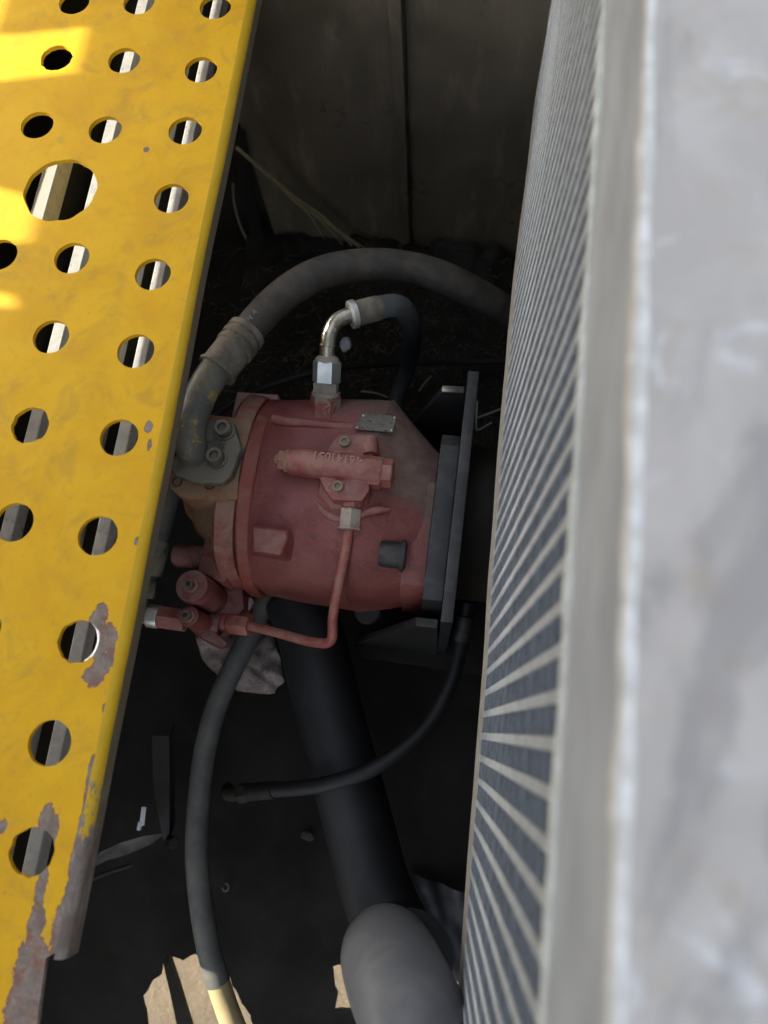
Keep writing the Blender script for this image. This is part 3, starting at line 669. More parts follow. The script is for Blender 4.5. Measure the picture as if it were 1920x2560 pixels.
# ------------------------------------------------------------------ hydraulic pump
PC = V((-0.13, 0.232, -0.78)); pr = 0.113
pump = thing('hydraulic_pump', 'dusty red piston pump with a ribbed valve block on its upper face', 'pump', tuple(V((PC.x, PC.y, PC.z - pr))))
def section(x, r, n=2.6, kz=1.0, cy=PC.y, cz=PC.z, seg=64, sk=0.0):
    L = []
    for i in range(seg):
        a = i * 2 * math.pi / seg; c, s = math.cos(a), math.sin(a)
        k = (abs(c) ** n + abs(s) ** n) ** (-1 / n)
        L.append(V((x + sk * r * k * c, cy + r * k * c, cz + r * kz * k * s)))
    return L
def octa(x, r, cut=0.42, cy=PC.y, cz=PC.z):
    pts = []
    for sy, sz, sw in ((1, 1, 0), (-1, 1, 1), (-1, -1, 0), (1, -1, 1)):
        p = [(1, cut), (cut, 1)] if not sw else [(cut, 1), (1, cut)]
        for a, c in p: pts.append(V((x, cy + sy * a * r, cz + sz * c * r)))
    return pts
def onbody(u, v, lift=0.0, n=3.0, r_=0.1135):
    z = -0.68
    for _ in range(12):
        dy = abs(D(u, v, z).y - PC.y); z = PC.z + r_ * max(1e-3, 1 - (min(dy, r_ * .98) / r_) ** n) ** (1 / n)
    return D(u, v, z + lift)
# body
b = MB()
b.loft([section(-0.206, .108, 2.3), section(-0.20, .110, 2.4), section(-0.16, .112, 2.7), section(-0.10, .114, 3.0), section(-0.090, .114, 3.2, sk=.09), section(-0.084, .1125, 3.2, sk=.09),
        section(-0.056, .090, 2.6, cy=.222, sk=.03), section(-0.030, .072, 2.2, cy=.214)])
b.roughen(0.0012, 18); b.build('housing', M['nose'], pump)
b = MB(); b.lathe(V((-0.040, .214, PC.z)), V((-0.019, .214, PC.z)), [(0, .073), (0.3, .074), (1, .074)], 64); b.build('nose_ring', M['pump_dusty'], pump, bev=0.001)
# long raised edge on the top shoulder
b = MB(); b.tube([onbody(590, 904, -.0050), onbody(625, 911, -.0045), onbody(660, 915, -.0045), onbody(730, 922, -.0045), onbody(762, 926, -.0060)], 0.0055, 16); b.build('casting_ridge', M['pump'], pump)
# conical dusty shoulder towards the bracket
b = MB()
poly = lambda pts, z: [D(u, v, z) for u, v in pts]
b.loft([section(-0.086, .1135, 3.4, seg=48, sk=.09), section(-0.054, .098, 3.2, seg=48, cy=.224, sk=.04), section(-0.0205, .081, 2.8, seg=48, cy=.2155)]); b.roughen(0.0008, 22)
b.build('front_shoulder', M['nose'], pump)
# mounting flange (two ears) and its bolts
def flange_loop(x, grow=0.0):
    pts = []
    for a in range(0, 360, 8):
        t_ = math.radians(a); c, s = math.cos(t_), math.sin(t_)
        n_ = 4.5; k = (abs(c) ** n_ + abs(s) ** n_) ** (-1 / n_); r_ = (0.0845 + grow) * k
        pts.append(V((x, min(.2105 + r_ * c, .240 + .004 * s), PC.z + r_ * s)))
    return pts
b = MB(); b.loft([flange_loop(-0.044), flange_loop(-0.020)]); b.build('mounting_flange', M['nose'], pump, bev=0.002)
def capscrew(p0, ax, r, h, name, mat, par, sock=True):
    p0 = V(p0); ax = V(ax).normalized(); b = MB()
    b.lathe(p0, p0 + ax * h, [(0, r), (0.86, r), (1.0, r * 0.9), (1.0, r * 0.55), (0.55, r * 0.5), (0.55, 0.0001)] if sock else [(0, r), (0.9, r), (1, r * .92)], 28)
    o = b.build(name, mat, par); return o
for vv_, zz in ((1200, -0.688),):
    p = D(868, vv_, zz); capscrew(p + V((0.004, 0, 0)), (-1, 0, 0), 0.0135, 0.026, 'flange_bolt', M['darkbolt'], pump)
    b = MB(); b.cyl(p + V((-0.001, 0, 0)), p + V((0.003, 0, 0)), 0.0160, 32); b.build('washer', M['darkbolt'], pump)
p = V((-0.040, PC.y + 0.066, -0.75)); capscrew(p, (-1, 0, 0), 0.0135, 0.024, 'flange_bolt', M['darkbolt'], pump)
# port plate ring and end cover
cx = lambda x: V((x, PC.y, PC.z))
b = MB(); b.lathe(cx(-0.2165), cx(-0.2010), [(0, .1130), (0.12, .1148), (0.88, .1148), (1, .1130)], 96); b.build('port_ring', M['pump_ring'], pump)
b = MB(); b.lathe(cx(-0.2180), cx(-0.2165), [(0, .111), (1, .111)], 96); b.build('gasket', M['darkbolt'], pump)
b = MB()
b.loft([section(-0.2175, .1085, 2.5), section(-0.222, .1100, 2.6), section(-0.236, .1100, 2.8), section(-0.240, .106, 2.8)]); b.roughen(0.0014, 45); b.build('end_cover', M['cover'], pump)
b = MB(); b.loft([section(-0.2395, .080, 3.4), section(-0.262, .072, 3.2), section(-0.280, .060, 3)]); b.roughen(0.0015, 30); b.build('rear_casting', M['rusty'], pump)
b = MB(); b.prism(poly(((512, 846), (602, 852), (598, 872), (560, 880), (533, 905), (500, 900)), -0.745), (0, 0, -0.05)); b.build('top_pad', M['pump_pale'], pump, bev=0.002)
# suction port block
pts = ((364, 1038), (366, 1054), (391, 1073), (430, 1078), (469, 1082), (513, 1078), (524, 1000), (546, 905), (450, 894), (395, 950))
b = MB(); b.prism(poly(pts, -0.670), (0, 0, -0.055)); b.roughen(0.0008, 40); b.build('port_block', M['rusty'], pump, bev=0.003)
b = MB(); b.prism(poly(((388, 1062), (398, 1108), (434, 1150), (470, 1132), (478, 1070)), -0.735), (0, 0, -0.06)); b.roughen(0.0012, 40); b.build('port_web', M['rusty'], pump, bev=0.004)
b = MB(); b.prism(poly(((447, 1134), (470, 1120), (492, 1250), (480, 1262), (426, 1232)), -0.735), (0, 0, -0.06)); b.roughen(0.0008, 40); b.build('lower_casting', M['pump'], pump, bev=0.004)
for u, v in ((383, 1041), (453, 1048)):
    b = MB(); p = D(u, v, -0.670); b.lathe(p + V((0, 0, -0.001)), p + V((0, 0, 0.0008)), [(0, 0.0052), (1, 0.0052), (1, 0.0042), (0.2, 0.0040), (0.2, 0.0001)], 20); b.build('bolt_hole', M['darkbolt'], pump)
b = MB(); p0, p1 = D(432, 1199, -0.750), D(377, 1200, -0.750)
b.lathe(p0 + V((0.02, 0, 0)), p1, [(0, .0120), (0.52, .0120), (0.52, .0128), (0.92, .0128), (1, .0108)], 36); b.build('end_plug', M['regul'], pump)
b = MB(); p0 = D(478, 1150, -0.735); b.lathe(p0, p0 + V((-0.012, 0, 0.002)), [(0, .010), (1, .0095)], 28); b.build('small_boss', M['pump'], pump, bev=0.001)
# cast box on the lower face
zt = -0.664
b = MB(); b.loft([poly(((545, 1128), (640, 1134), (650, 1188), (622, 1212), (545, 1204)), -0.700), poly(((548, 1141), (626, 1148), (632, 1152), (614, 1200), (610, 1201), (546, 1189)), zt)[:5]] if False else
     [poly(((543, 1128), (640, 1136), (648, 1176), (628, 1214), (543, 1200)), -0.695), poly(((547, 1139), (618, 1145), (622, 1160), (606, 1199), (545, 1190)), zt)])
b.build('cast_boss', M['pump'], pump, bev=0.003, seg=3)
b = MB(); p = D(703, 905, -0.700); b.lathe(V((p.x, p.y - 0.004, -0.716)), V((p.x, p.y + 0.012, -0.694)), [(0, .0235), (.6, .0225), (1, .0185)], 40); b.build('port_boss', M['nose'], pump, bev=0.002, seg=3)
b = MB(); b.tube([onbody(680, 1082, -.0022), onbody(712, 1114, -.0022), onbody(760, 1122, -.0022), onbody(800, 1104, -.0022), onbody(842, 1100, -.0025)], 0.0045, 12, rfun=lambda t: 0.0045 * min(1, 0.35 + 4 * t, 0.35 + 4 * (1 - t))); b.build('casting_ridge', M['pump'], pump)
# control valve block on the upper face
zv = -0.655
b = MB(); b.loft([poly(((690, 1030), (806, 1034), (800, 1092), (760, 1110), (712, 1108), (680, 1078)), -0.672), poly(((692, 1028), (800, 1032), (794, 1080), (762, 1100), (716, 1098), (688, 1066)), -0.664)]); b.build('gasket_ledge', M['pump'], pump, bev=0.002)
b = MB(); b.prism(poly(((683, 1018), (800, 1024), (797, 1060), (782, 1082), (718, 1080), (702, 1058)), -0.651), (0, 0, -0.02)); b.build('lower_pad', M['pump'], pump, bev=0.0015)
b = MB(); b.prism(poly(((700, 985), (720, 950), (732, 938), (790, 938), (803, 952), (806, 985)), -0.657), (0, 0, -0.02)); b.build('upper_pad', M['pump'], pump, bev=0.0015)
b = MB(); b.lathe(D(800, 985, -0.660), D(799, 948, -0.664), [(0, .0085), (0.85, .0085), (1, .007)], 24); b.build('stub', M['pump'], pump)
p0, p1 = D(626, 996, zv), D(826, 1021, zv)
b = MB(); b.lathe(p0, p1, [(0, .0125), (0.03, .0142), (0.97, .0142), (1, .0135)], 48); b.build('valve_body', M['pump'], pump)
ax = (p1 - p0).normalized()
b = MB(); b.box(p0.lerp(p1, 0.76) + V((0, 0, -0.004)), ((p1 - p0).length * 0.50, 0.0300, 0.0200), M=Matrix.Rotation(math.atan2(ax.y, ax.x), 3, 'Z')); b.build('valve_flat', M['pump'], pump, bev=0.004, seg=3)
b = MB(); b.hexn(p1 - ax * 0.001, p1 + ax * 0.0105, 0.0142, ph=0.3); b.build('end_hex', M['pump'], pump)
b = MB(); b.lathe(p0 + ax * 0.001, p0 - ax * 0.004, [(0, .0115), (1, .0115)], 32); b.build('collar', M['rusty'], pump)
b = MB(); b.hexn(p0 - ax * 0.004, p0 - ax * 0.011, 0.0105, ph=0.2); b.lathe(p0 - ax * 0.010, p0 - ax * 0.014, [(0, .0065), (1, .0055)], 20); b.build('adjuster_nut', M['cover'], pump)
capscrew(D(745, 956, -0.657), (0, 0, 1), 0.0056, 0.0045, 'cap_screw', M['screw'], pump)
capscrew(D(730, 1052, -0.651), (0, 0, 1), 0.0056, 0.0045, 'cap_screw', M['screw'], pump)
def cast_text(s, p, size, rot, par, mat, name='cast_number', depth=0.0006, Mx=None):
    cu = bpy.data.curves.new(name, 'FONT'); cu.body = s; cu.size = size; cu.extrude = depth; cu.align_x = 'CENTER'; cu.align_y = 'CENTER'; cu.space_character = 1.05; cu.offset = 0.00012
    tmp = bpy.data.objects.new('tmp', cu); col.objects.link(tmp); bpy.context.view_layer.update()
    me = bpy.data.meshes.new_from_object(tmp); bpy.data.objects.remove(tmp); me.name = name
    mm = (Mx.to_4x4() if Mx is not None else Matrix.Rotation(rot, 4, 'Z')); me.transform(mm); me.transform(Matrix.Translation(V(p) - world_loc(par)[0]))
    me.materials.clear(); me.materials.append(mat)
    o = bpy.data.objects.new(name, me); col.objects.link(o); o.parent = par; return o
ta = math.pi + math.atan2(ax.y, ax.x)
cast_text('46141', p0.lerp(p1, 0.62) + V((0.0, 0.0045, 0.0132)), 0.0120, ta, pump, M['digits'], depth=0.0014)
cast_text('051', p0.lerp(p1, 0.36) + V((0.0, 0.0045, 0.0132)), 0.0120, ta, pump, M['digits'], depth=0.0014)
cast_text('4', D(752, 1053, -0.651), 0.0125, ta, pump, M['digits']); cast_text('2', D(709, 1051, -0.651), 0.0125, ta, pump, M['digits'])
cast_text('2', D(767, 963, -0.657), 0.0100, ta, pump, M['digits']); cast_text('1', D(724, 960, -0.657), 0.0100, ta, pump, M['digits'])
# data plate
c_ = [onbody(784, 898, .0008), onbody(856, 903, .0008), onbody(848, 938, .0008), onbody(766, 931, .0008)]
nn = (c_[1] - c_[0]).cross(c_[3] - c_[0]).normalized(); nn = nn if nn.z > 0 else -nn
pn = [p + nn * 0.0022 for p in c_]
np_ = MB(); np_.prism(pn, nn * 0.0010); npo = np_.build('data_plate', M['plate_id'], pump)
for a, c2_ in ((0.04, 0.12), (0.96, 0.12), (0.96, 0.88), (0.04, 0.88)):
    p = pn[0].lerp(pn[1], a).lerp(pn[3].lerp(pn[2], a), c2_) + nn * 0.001
    b = MB(); b.lathe(p, p + nn * 0.0010, [(0, .0014), (0.6, .0012), (1, .0004)], 12); b.build('rivet', M['zinc'], npo)
# regulator: two upright cylinders and their body
b = MB(); b.loft([poly(((425, 1240), (475, 1240), (545, 1262), (548, 1330), (500, 1372), (452, 1385), (418, 1345)), -0.82), poly(((432, 1240), (475, 1242), (524, 1262), (528, 1315), (497, 1350), (462, 1360), (430, 1335)), -0.775)]); b.build('regulator_block', M['regul'], pump, bev=0.004)
def upr(u, v, z, r, zb_, sr, name):
    p = D(u, v, z); q_ = V((p.x, p.y, zb_)); b = MB()
    b.lathe(q_, p, [(0, r * 1.06), (0.25, r), (0.96, r), (1, r * 0.94)], 40); o = b.build(name, M['regul'], pump)
    b = MB(); b.hexn(p, p + V((0, 0, 0.004)), r * 0.48 if r > .014 else r * .75); b.build('lock_nut', M['cover'], o)
    b = MB(); b.lathe(p, p + V((0, 0, sr)), [(0, .0056), (0.45, .0056), (0.46, .0046), (0.98, .0046), (1, .0042), (1, .0028), (0.6, .0028), (0.6, .0001)], 20); b.build('stud', M['stud'], o)
upr(414, 1266, -0.702, 0.0172, -0.80, 0.011, 'large_spool_housing')
upr(407, 1331, -0.715, 0.0108, -0.81, 0.010, 'small_spool_housing')
b = MB(); b.loft([poly(((402, 1352), (425, 1340), (470, 1372), (492, 1398), (478, 1404), (440, 1385)), -0.79), poly(((402, 1348), (425, 1336), (468, 1368), (492, 1390), (478, 1398), (440, 1380)), -0.765)]); b.build('regulator_foot', M['regul'], pump, bev=0.002)
b = MB(); b.lathe(D(452, 1348, -0.775), D(478, 1352, -0.775), [(0, .0125), (1, .0125)], 28); b.build('side_port', M['regul'], pump, bev=0.001)

# adapter and nuts belong to the silver elbow hose ------------------------------------------------
hs = thing('elbow_hose', 'black hose with a silver elbow pipe and bright nut rising from the pump top', 'hose', tuple(D(703, 900, -.70)))
a0, a1 = D(702, 903, -0.690), D(707, 772, -0.652)
ln = lambda t: a0.lerp(a1, t)
b = MB(); b.hexn(ln(-0.05), ln(0.40), 0.0163, ph=0.0); b.build('adapter_hex', M['adapter'], hs)
b = MB(); b.lathe(ln(0.38), ln(0.44), [(0, .0150), (1, .0150)], 32); b.build('seal_washer', M['adapter_plain'], hs)
b = MB(); b.hexn(ln(0.42), ln(0.60), 0.0140, ph=0.5); b.build('adapter_collar', M['adapter_plain'], hs)
b = MB(); b.hexn(ln(0.585), ln(0.95), 0.0148, ph=0.02); b.build('swivel_nut', M['zinc'], hs)
b = MB(); b.lathe(ln(0.94), ln(1.03), [(0, .0128), (0.5, .0122), (1, .0085)], 32); b.build('nut_collar', M['adapter_plain'], hs)
pp = [ln(0.98), D(708, 748, -.645), D(713, 718, -.638), D(726, 696, -.633), D(745, 684, -.632), D(764, 679, -.633)]
b = MB(); b.tube(pp, 0.0080, 24); b.build('elbow_pipe', M['pipe_silver'], hs)
b = MB(); b.lathe(ln(1.18), ln(1.22), [(0, .0080), (.5, .0087), (1, .0080)], 28); b.build('pipe_swage', M['pipe_silver'], hs)
f0, f1 = D(757, 680, -.633), D(822, 664, -.640)
b = MB(); b.lathe(f0, f1, [(0, .0125), (0.02, .0140), (0.14, .0140), (0.17, .0125), (0.45, .0128), (0.9, .0128), (1, .0118)], 32); b.build('ferrule', M['ferrule'], hs)
b = MB(); b.lathe(f0 - (f1 - f0) * 0.03, f0 + (f1 - f0) * 0.16, [(0, .0110), (0.2, .0144), (1, .0144)], 32); b.build('ferrule_collar', M['zinc'], hs)
b = MB(); b.tube([f1 - (f1 - f0) * .2, D(850, 660, -.650), D(874, 672, -.68), D(888, 705, -.76), D(889, 750, -.86), D(880, 800, -.94), D(860, 852, -.99), D(846, 905, -1.02)], 0.0118, 24); b.build('hose', M['hose_blue'], hs)

# ------------------------------------------------------------------ thick suction hose with elbow and flange clamp
sh = thing('suction_hose', 'thick black hose arching from a painted steel elbow to below the oil cooler', 'hose', tuple(D(430, 990, -.68)))
b = MB(); b.prism(poly(((366, 1002), (376, 1026), (436, 1043), (482, 1040), (500, 1026), (520, 968), (506, 914), (452, 905), (400, 955)), -0.656), (0, 0, -0.0135)); b.roughen(0.0007, 50); b.build('split_flange', M['clamp'], sh, bev=0.003, seg=3)
for u, v in ((486, 931), (469, 991)):
    p = D(u, v, -0.656)
    b = MB(); b.lathe(p, p + V((0, 0, 0.0022)), [(0, .0108), (1, .0108)], 28); b.build('washer', M['clamp'], sh)
    capscrew(p + V((0, 0, 0.002)), (0, 0, 1), 0.0085, 0.010, 'flange_screw', M['clamp'], sh)
ep = [D(427, 985, -.668), D(416, 972, -.652), D(409, 948, -.640), D(414, 905, -.630), D(432, 855, -.626), D(455, 815, -.626), D(474, 790, -.628)]
b = MB(); b.tube(ep, 0.0158, 32, rfun=lambda t: 0.0158 + 0.0010 * math.exp(-(t * 14) ** 2)); b.build('elbow_pipe', M['elbow'], sh)
b = MB(); p = D(427, 985, -.668); b.lathe(p + V((0, 0, -.004)), p + V((-.001, 0, .008)), [(0, .0205), (0.5, .0200), (1, .0165)], 36); b.build('elbow_foot', M['clamp'], sh)
f0, f1 = D(468, 801, -.627), D(535, 716, -.634)
b = MB(); b.lathe(f0, f1, [(0, .0160), (0.0, .0206), (0.05, .0208), (0.07, .0190), (0.52, .0190), (0.54, .0205), (0.62, .0205), (0.64, .0182), (0.69, .0182), (0.71, .0205), (0.80, .0205), (0.82, .0182), (0.87, .0182), (0.89, .0204), (1.0, .0200), (1.0, .0160)], 44); b.build('ferrule', M['ferrule'], sh)
hp = [f1 - (f1 - f0) * .1, D(560, 688, -.638), D(592, 655, -.644), D(640, 618, -.65), D(705, 587, -.66), D(790, 573, -.672), D(870, 577, -.685), D(950, 597, -.70), D(1020, 630, -.725), D(1085, 668, -.76), D(1150, 720, -.82)]
b = MB(); b.tube(hp, 0.0162, 36, sub=12, rfun=lambda t: 0.0162 + 0.0018 * min(1, t * 3)); b.build('hose', M['hose'], sh)
def on_hose(u, v, z, ang, s, size):
    p = D(u, v, z); zz = (V((0, 0, 0)) - p).normalized()
    xx = V((math.cos(ang), math.sin(ang), 0)); xx = (xx - zz * xx.dot(zz)).normalized(); yy = zz.cross(xx)
    Mx = Matrix((xx, yy, zz)).transposed(); cast_text(s, p, size, 0, sh, M['print'], 'hose_print', 0.0001, Mx)
on_hose(539, 688, -.6165, 0.90, 'M', 0.0080); on_hose(550, 674, -.6175, 0.88, 'A', 0.0080)

# thin black line behind the pump
o = MB(); o.tube([D(440, 925, -.86), D(480, 886, -.88), D(540, 850, -.90), D(610, 824, -.92), D(680, 805, -.93), D(760, 792, -.95), D(860, 785, -1.0), D(1000, 782, -1.05), D(1120, 780, -1.06)], 0.0052, 14); o = o.build('thin_line', M['hose_dark']); tag(o, 'thin black rubber line passing behind the pump and elbow hose', 'hose')

# left pressure hose with crimped end
ph_ = thing('pressure_hose', 'grey hose with a crimped steel end hanging at the walkway edge', 'hose', tuple(D(345, 1200, -.86)))
b = MB(); b.tube([D(380, 1010, -.84), D(368, 1070, -.85), D(352, 1130, -.86), D(343, 1175, -.865)], 0.0125, 24); b.build('hose', M['hose_front'], ph_)
b = MB(); b.lathe(D(345, 1168, -.865), D(326, 1243, -.87), [(0, .0120), (0.02, .0138), (0.95, .0138), (1, .0125)], 14); b.build('ferrule', M['clamp'], ph_)
b = MB(); b.lathe(D(326, 1243, -.87), D(323, 1256, -.87), [(0, .0085), (1, .0085)], 20); b.build('neck', M['clamp'], ph_)
b = MB(); b.hexn(D(323, 1255, -.87), D(315, 1292, -.872), 0.0125, ph=0.4); b.build('nut', M['clamp'], ph_)
b = MB(); b.cyl(D(315, 1290, -.872), D(308, 1325, -.874), 0.0095); b.build('stub_pipe', M['darkbolt'], ph_)

# side fitting of the regulator
sf = thing('side_fitting', 'silver nut and red hexagon fitting pointing left from the pump regulator', 'fitting', tuple(D(345, 1333, -.77)))
b = MB(); b.hexn(D(402, 1341, -.765), D(344, 1333, -.765), 0.0132, ph=0.5); b.build('red_hex', M['pipe_red'], sf)
b = MB(); b.lathe(D(345, 1333, -.765), D(317, 1329, -.765), [(0, .0122), (0.1, .0128), (0.8, .0128), (1, .0100)], 32); b.build('silver_nut', M['zinc'], sf)
b = MB(); b.hexn(D(317, 1329, -.765), D(306, 1328, -.765), 0.0095); b.lathe(D(306, 1328, -.765), D(285, 1325, -.765), [(0, .0065), (1, .0065)], 20); b.build('tail', M['zinc'], sf)

# red control pipe
cp = thing('control_pipe', 'bent red steel control pipe joining the valve block to the regulator', 'pipe', tuple(D(718, 1380, -.74)))
t0, t1 = D(760, 1076, -.664), D(754, 1145, -.670)
b = MB(); b.hexn(t0, t0.lerp(t1, 0.30), 0.0100, ph=0.1); b.build('port_hex', M['pipe_red'], cp)
b = MB(); b.lathe(t0.lerp(t1, .28), t0.lerp(t1, .36), [(0, .0072), (1, .0072)], 20); b.build('neck', M['pipe_red'], cp)
b = MB(); b.hexn(t0.lerp(t1, .34), t0.lerp(t1, 0.96), 0.0112, ph=0.35); b.build('upper_nut', M['nut_worn'], cp)
b = MB(); b.lathe(t0.lerp(t1, .93), t1, [(0, .0112), (.4, .0122), (0.7, .0120), (1, .0075)], 28); b.build('nut_lip', M['nut_worn'], cp)
tp = [t0.lerp(t1, .9), D(748, 1185, -.673), D(736, 1240, -.678), D(726, 1290, -.690), D(719, 1335, -.705), D(718.5, 1365, -.716), D(716, 1381, -.722), D(706, 1389, -.727), D(690, 1389, -.731), D(660, 1384, -.739), D(610, 1370, -.75), D(560, 1357, -.762), D(530, 1350, -.768)]
b = MB(); b.tube(tp, 0.0051, 20, sub=8); b.build('pipe', M['pipe_red'], cp)
n0, n1 = D(541, 1352, -.766), D(497, 1347, -.775)
b = MB(); b.hexn(n0, n1, 0.0118, ph=0.25); b.build('lower_nut', M['pipe_red'], cp)
b = MB(); b.lathe(n1 + (n0 - n1) * .1, n1 - (n0 - n1) * 0.30, [(0, .0085), (.3, .0085), (.31, .0105), (1, .0105)], 28); b.build('compression_ring', M['pipe_red'], cp)

# ------------------------------------------------------------------ mounting bracket
br = thing('mounting_bracket', 'dark blue grey steel bracket plate with stiffening ribs on the pump nose', 'bracket', (0.006, 0.23, -0.92))
b = MB()
sh_ = [(0.0965, -0.660), (0.3590, -0.6660), (0.3620, -0.672), (0.3620, -0.90), (0.0965, -0.90)]
b.loft([[V((x, y, z)) for y, z in sh_] for x in (0.0005, 0.0120)]); b.roughen(0.0003, 40); b.build('plate', M['bracket'], br, bev=0.0015)
b = MB(); b.loft([[V((x, y, z)) for y, z in ((0.118, -0.676), (0.146, -0.671), (0.278, -0.674), (0.292, -0.682), (0.304, -0.76), (0.298, -0.89), (0.12, -0.89), (0.112, -0.76))] for x in (-0.0192, 0.0004)]); b.build('spacer', M['bracket'], br, bev=0.002)
def rib(pts, y0, dy, name='rib'):
    b = MB(); L = [DY(u, v, y0) for u, v in pts]; b.prism(L, (0, dy, 0)); b.build(name, M['darkbolt'], br, bev=0.0008, seg=1)
rib(((1003, 848), (955, 846), (886, 924), (905, 985), (1003, 985)), 0.343, 0.0075)
rib(((945, 1357), (897, 1352), (768, 1391), (800, 1420), (945, 1450)), 0.0965, 0.009)
b = MB(); b.lathe(V((0.0121, PC.y, PC.z - 0.01)), V((0.29, PC.y, PC.z - 0.01)), [(0, .088), (0.15, .088), (0.2, .10), (1, .11)], 48); b.build('coupling_housing', M['floor'], br)
b = MB(); b.box((0.10, 0.23, -0.99), (0.42, 0.30, 0.03)); b.build('base_plate', M['floor'], br, bev=0.003)
b = MB(); b.box((0.0062, 0.23, -0.94), (0.0115, 0.26, 0.078)); b.build('foot_web', M['bracket'], br)
lb = MB(); lb.lathe(D(795, 1318, -.86), D(795, 1318, -.84), [(0, .017), (.8, .017), (1, .014)], 28); lb.build('foot_bolt', M['hose_dark'], br)
o = MB(); o.tube([D(1031, 867, -.80), D(1029, 900, -.80), D(1029, 925, -.80), D(1036, 928, -.80), D(1062, 913, -.80)], 0.0014, 6, 4); o.tube([D(1030, 903, -.80), D(1050, 896, -.80), D(1095, 878, -.80)], 0.0014, 6, 4)
o = o.build('bent_wire', M['wire']); tag(o, 'bent bare wire between the bracket plate and the oil cooler', 'wire')

# ------------------------------------------------------------------ lower hoses
lh = thing('long_hose', 'long blue grey hose curving down the left side, sunlight on its end put in as pale cream', 'hose', tuple(D(434, 1950, -.955)))
b = MB(); b.tube([D(610, 1255, -.93), D(572, 1300, -.93), D(540, 1370, -.93), D(500, 1450, -.935), D(463, 1540, -.94), D(440, 1640, -.945), D(428, 1750, -.95), D(425, 1850, -.95), D(434, 1950, -.955), D(450, 2045, -.96), D(472, 2124, -.965)], 0.0142, 28, sub=10); b.build('hose', M['hose_front'], lh)
t = NT('sunlit_hose_end'); M['hose_sunlit'] = t.out(t.mix(t.ramp(t.noise(40, 6, 0.7), 0.4, 0.65), (0.40, 0.32, 0.16), (0.32, 0.25, 0.13)), 0.7)  # sunlight on the hose end put into a pale cream colour
b = MB(); b.tube([D(464, 2096, -.964), D(482, 2155, -.967), D(510, 2230, -.97), D(570, 2370, -.99)], 0.0136, 28, sub=10); b.build('sunlit_hose_end', M['hose_sunlit'], lh)
sm = thing('small_hose', 'slim black hose sweeping in a curve from the bracket to the lower left', 'hose', tuple(D(900, 1590, -.9)))
b = MB(); b.tube([D(1012, 1300, -.86), D(1003, 1345, -.87), D(994, 1395, -.875), D(975, 1470, -.875), D(935, 1550, -.875), D(880, 1610, -.87), D(800, 1663, -.87), D(710, 1692, -.875), D(650, 1702, -.89), D(592, 1706, -.91)], 0.0088, 20); b.build('hose', M['hose_dark'], sm)
b = MB(); b.lathe(D(1009, 1300, -.858), D(994, 1382, -.876), [(0, .0075), (.35, .0085), (.36, .0115), (1, .0120)], 24); b.build('ferrule', M['darkbolt'], sm)
b = MB(); b.lathe(D(594, 1706, -.91), D(535, 1712, -.93), [(0, .0088), (0.02, .0105), (1, .0105)], 24); b.build('ferrule', M['post'], sm)
b = MB(); b.hexn(D(536, 1712, -.93), D(516, 1714, -.935), 0.0120, ph=.3); b.build('end_nut', M['side'], sm)
b = MB(); b.tube([D(518, 1714, -.935), D(500, 1716, -.945), D(492, 1712, -.97), D(492, 1704, -1.04)], 0.0085, 16); b.build('end_elbow', M['side'], sm)
bh = MB(); bh.tube([D(640, 1290, -.93), D(668, 1360, -.93), D(690, 1450, -.93), D(716, 1560, -.935), D(748, 1680, -.94), D(780, 1800, -.95), D(812, 1920, -.95), D(850, 2010, -.93), D(872, 2060, -.88), D(885, 2068, -.80)], 0.0430, 40, sub=10)
o = bh.build('wide_hose', M['hose_dark']); tag(o, 'wide black rubber hose running down from below the pump', 'hose')
bn = MB(); bn.tube([D(838, 2062, -.800), D(832, 2058, -.735), D(836, 2066, -.672), D(850, 2098, -.628), D(872, 2150, -.605), D(900, 2215, -.592), D(945, 2330, -.585)], 0.0385, 48, sub=12)
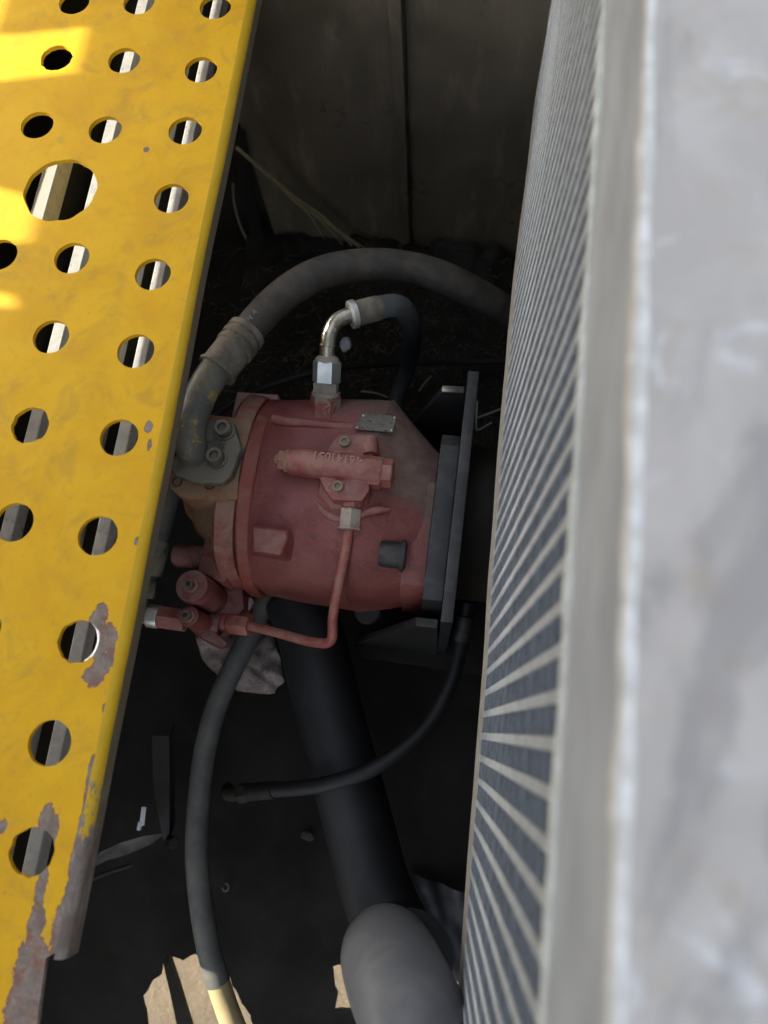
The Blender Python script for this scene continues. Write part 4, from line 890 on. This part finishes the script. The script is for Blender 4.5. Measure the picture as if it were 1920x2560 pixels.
o = bn.build('near_hose', M['hose_near']); tag(o, 'fat grey rubber hose bend nearest the camera at the bottom', 'hose')

# rag under the regulator
bm = bmesh.new(); N = 40
out = [(425, 1375), (440, 1425), (480, 1470), (515, 1496), (590, 1494), (614, 1470), (606, 1425), (590, 1375), (575, 1350), (450, 1350)]
cxy = (520, 1420)
rings = []
for j in range(9):
    s = j / 8; L = []
    for i in range(60):
        t_ = i / 60 * len(out); a, b_ = out[int(t_) % len(out)], out[(int(t_) + 1) % len(out)]; fr = t_ - int(t_)
        u, v = a[0] + (b_[0] - a[0]) * fr, a[1] + (b_[1] - a[1]) * fr
        wv_ = 1 + 0.10 * noise.noise(V((math.cos(i / 60 * 6.283) * 2.2, math.sin(i / 60 * 6.283) * 2.2, 7)))
        u, v = cxy[0] + (u - cxy[0]) * s * wv_, cxy[1] + (v - cxy[1]) * s * wv_
        p = D(u, v, -0.985); h = 0.020 * noise.noise(p * 22) + 0.012 * noise.noise(p * 55 + V((3, 1, 0))) + 0.028 * (1 - s ** 2)
        L.append(bm.verts.new(p + V((0, 0, h))))
        if j == 0: break
    rings.append(L)
for i in range(60): bm.faces.new((rings[0][0], rings[1][i], rings[1][(i + 1) % 60]))
for j in range(1, 8):
    for i in range(60): bm.faces.new((rings[j][i], rings[j + 1][i], rings[j + 1][(i + 1) % 60], rings[j][(i + 1) % 60]))
g = bmesh.ops.extrude_face_region(bm, geom=list(bm.faces))
for e in g['geom']:
    if isinstance(e, bmesh.types.BMVert): e.co.z -= 0.003
mb = MB(); mb.bm = bm; o = mb.build('rag', M['cloth'], ang=80); tag(o, 'crumpled dirty grey rag behind the long hose below the pump', 'rag')
o = MB(); o.loft([poly(((536, 1288), (544, 1290), (550, 1300), (544, 1312), (535, 1325), (533, 1310)), -.80), poly(((538, 1290), (544, 1292), (546, 1300), (542, 1310), (537, 1318), (536, 1306)), -.79)]); o = o.build('paint_flake', M['pump_pale']); tag(o, 'pale pink flake stuck between regulator and pump body', 'flake')
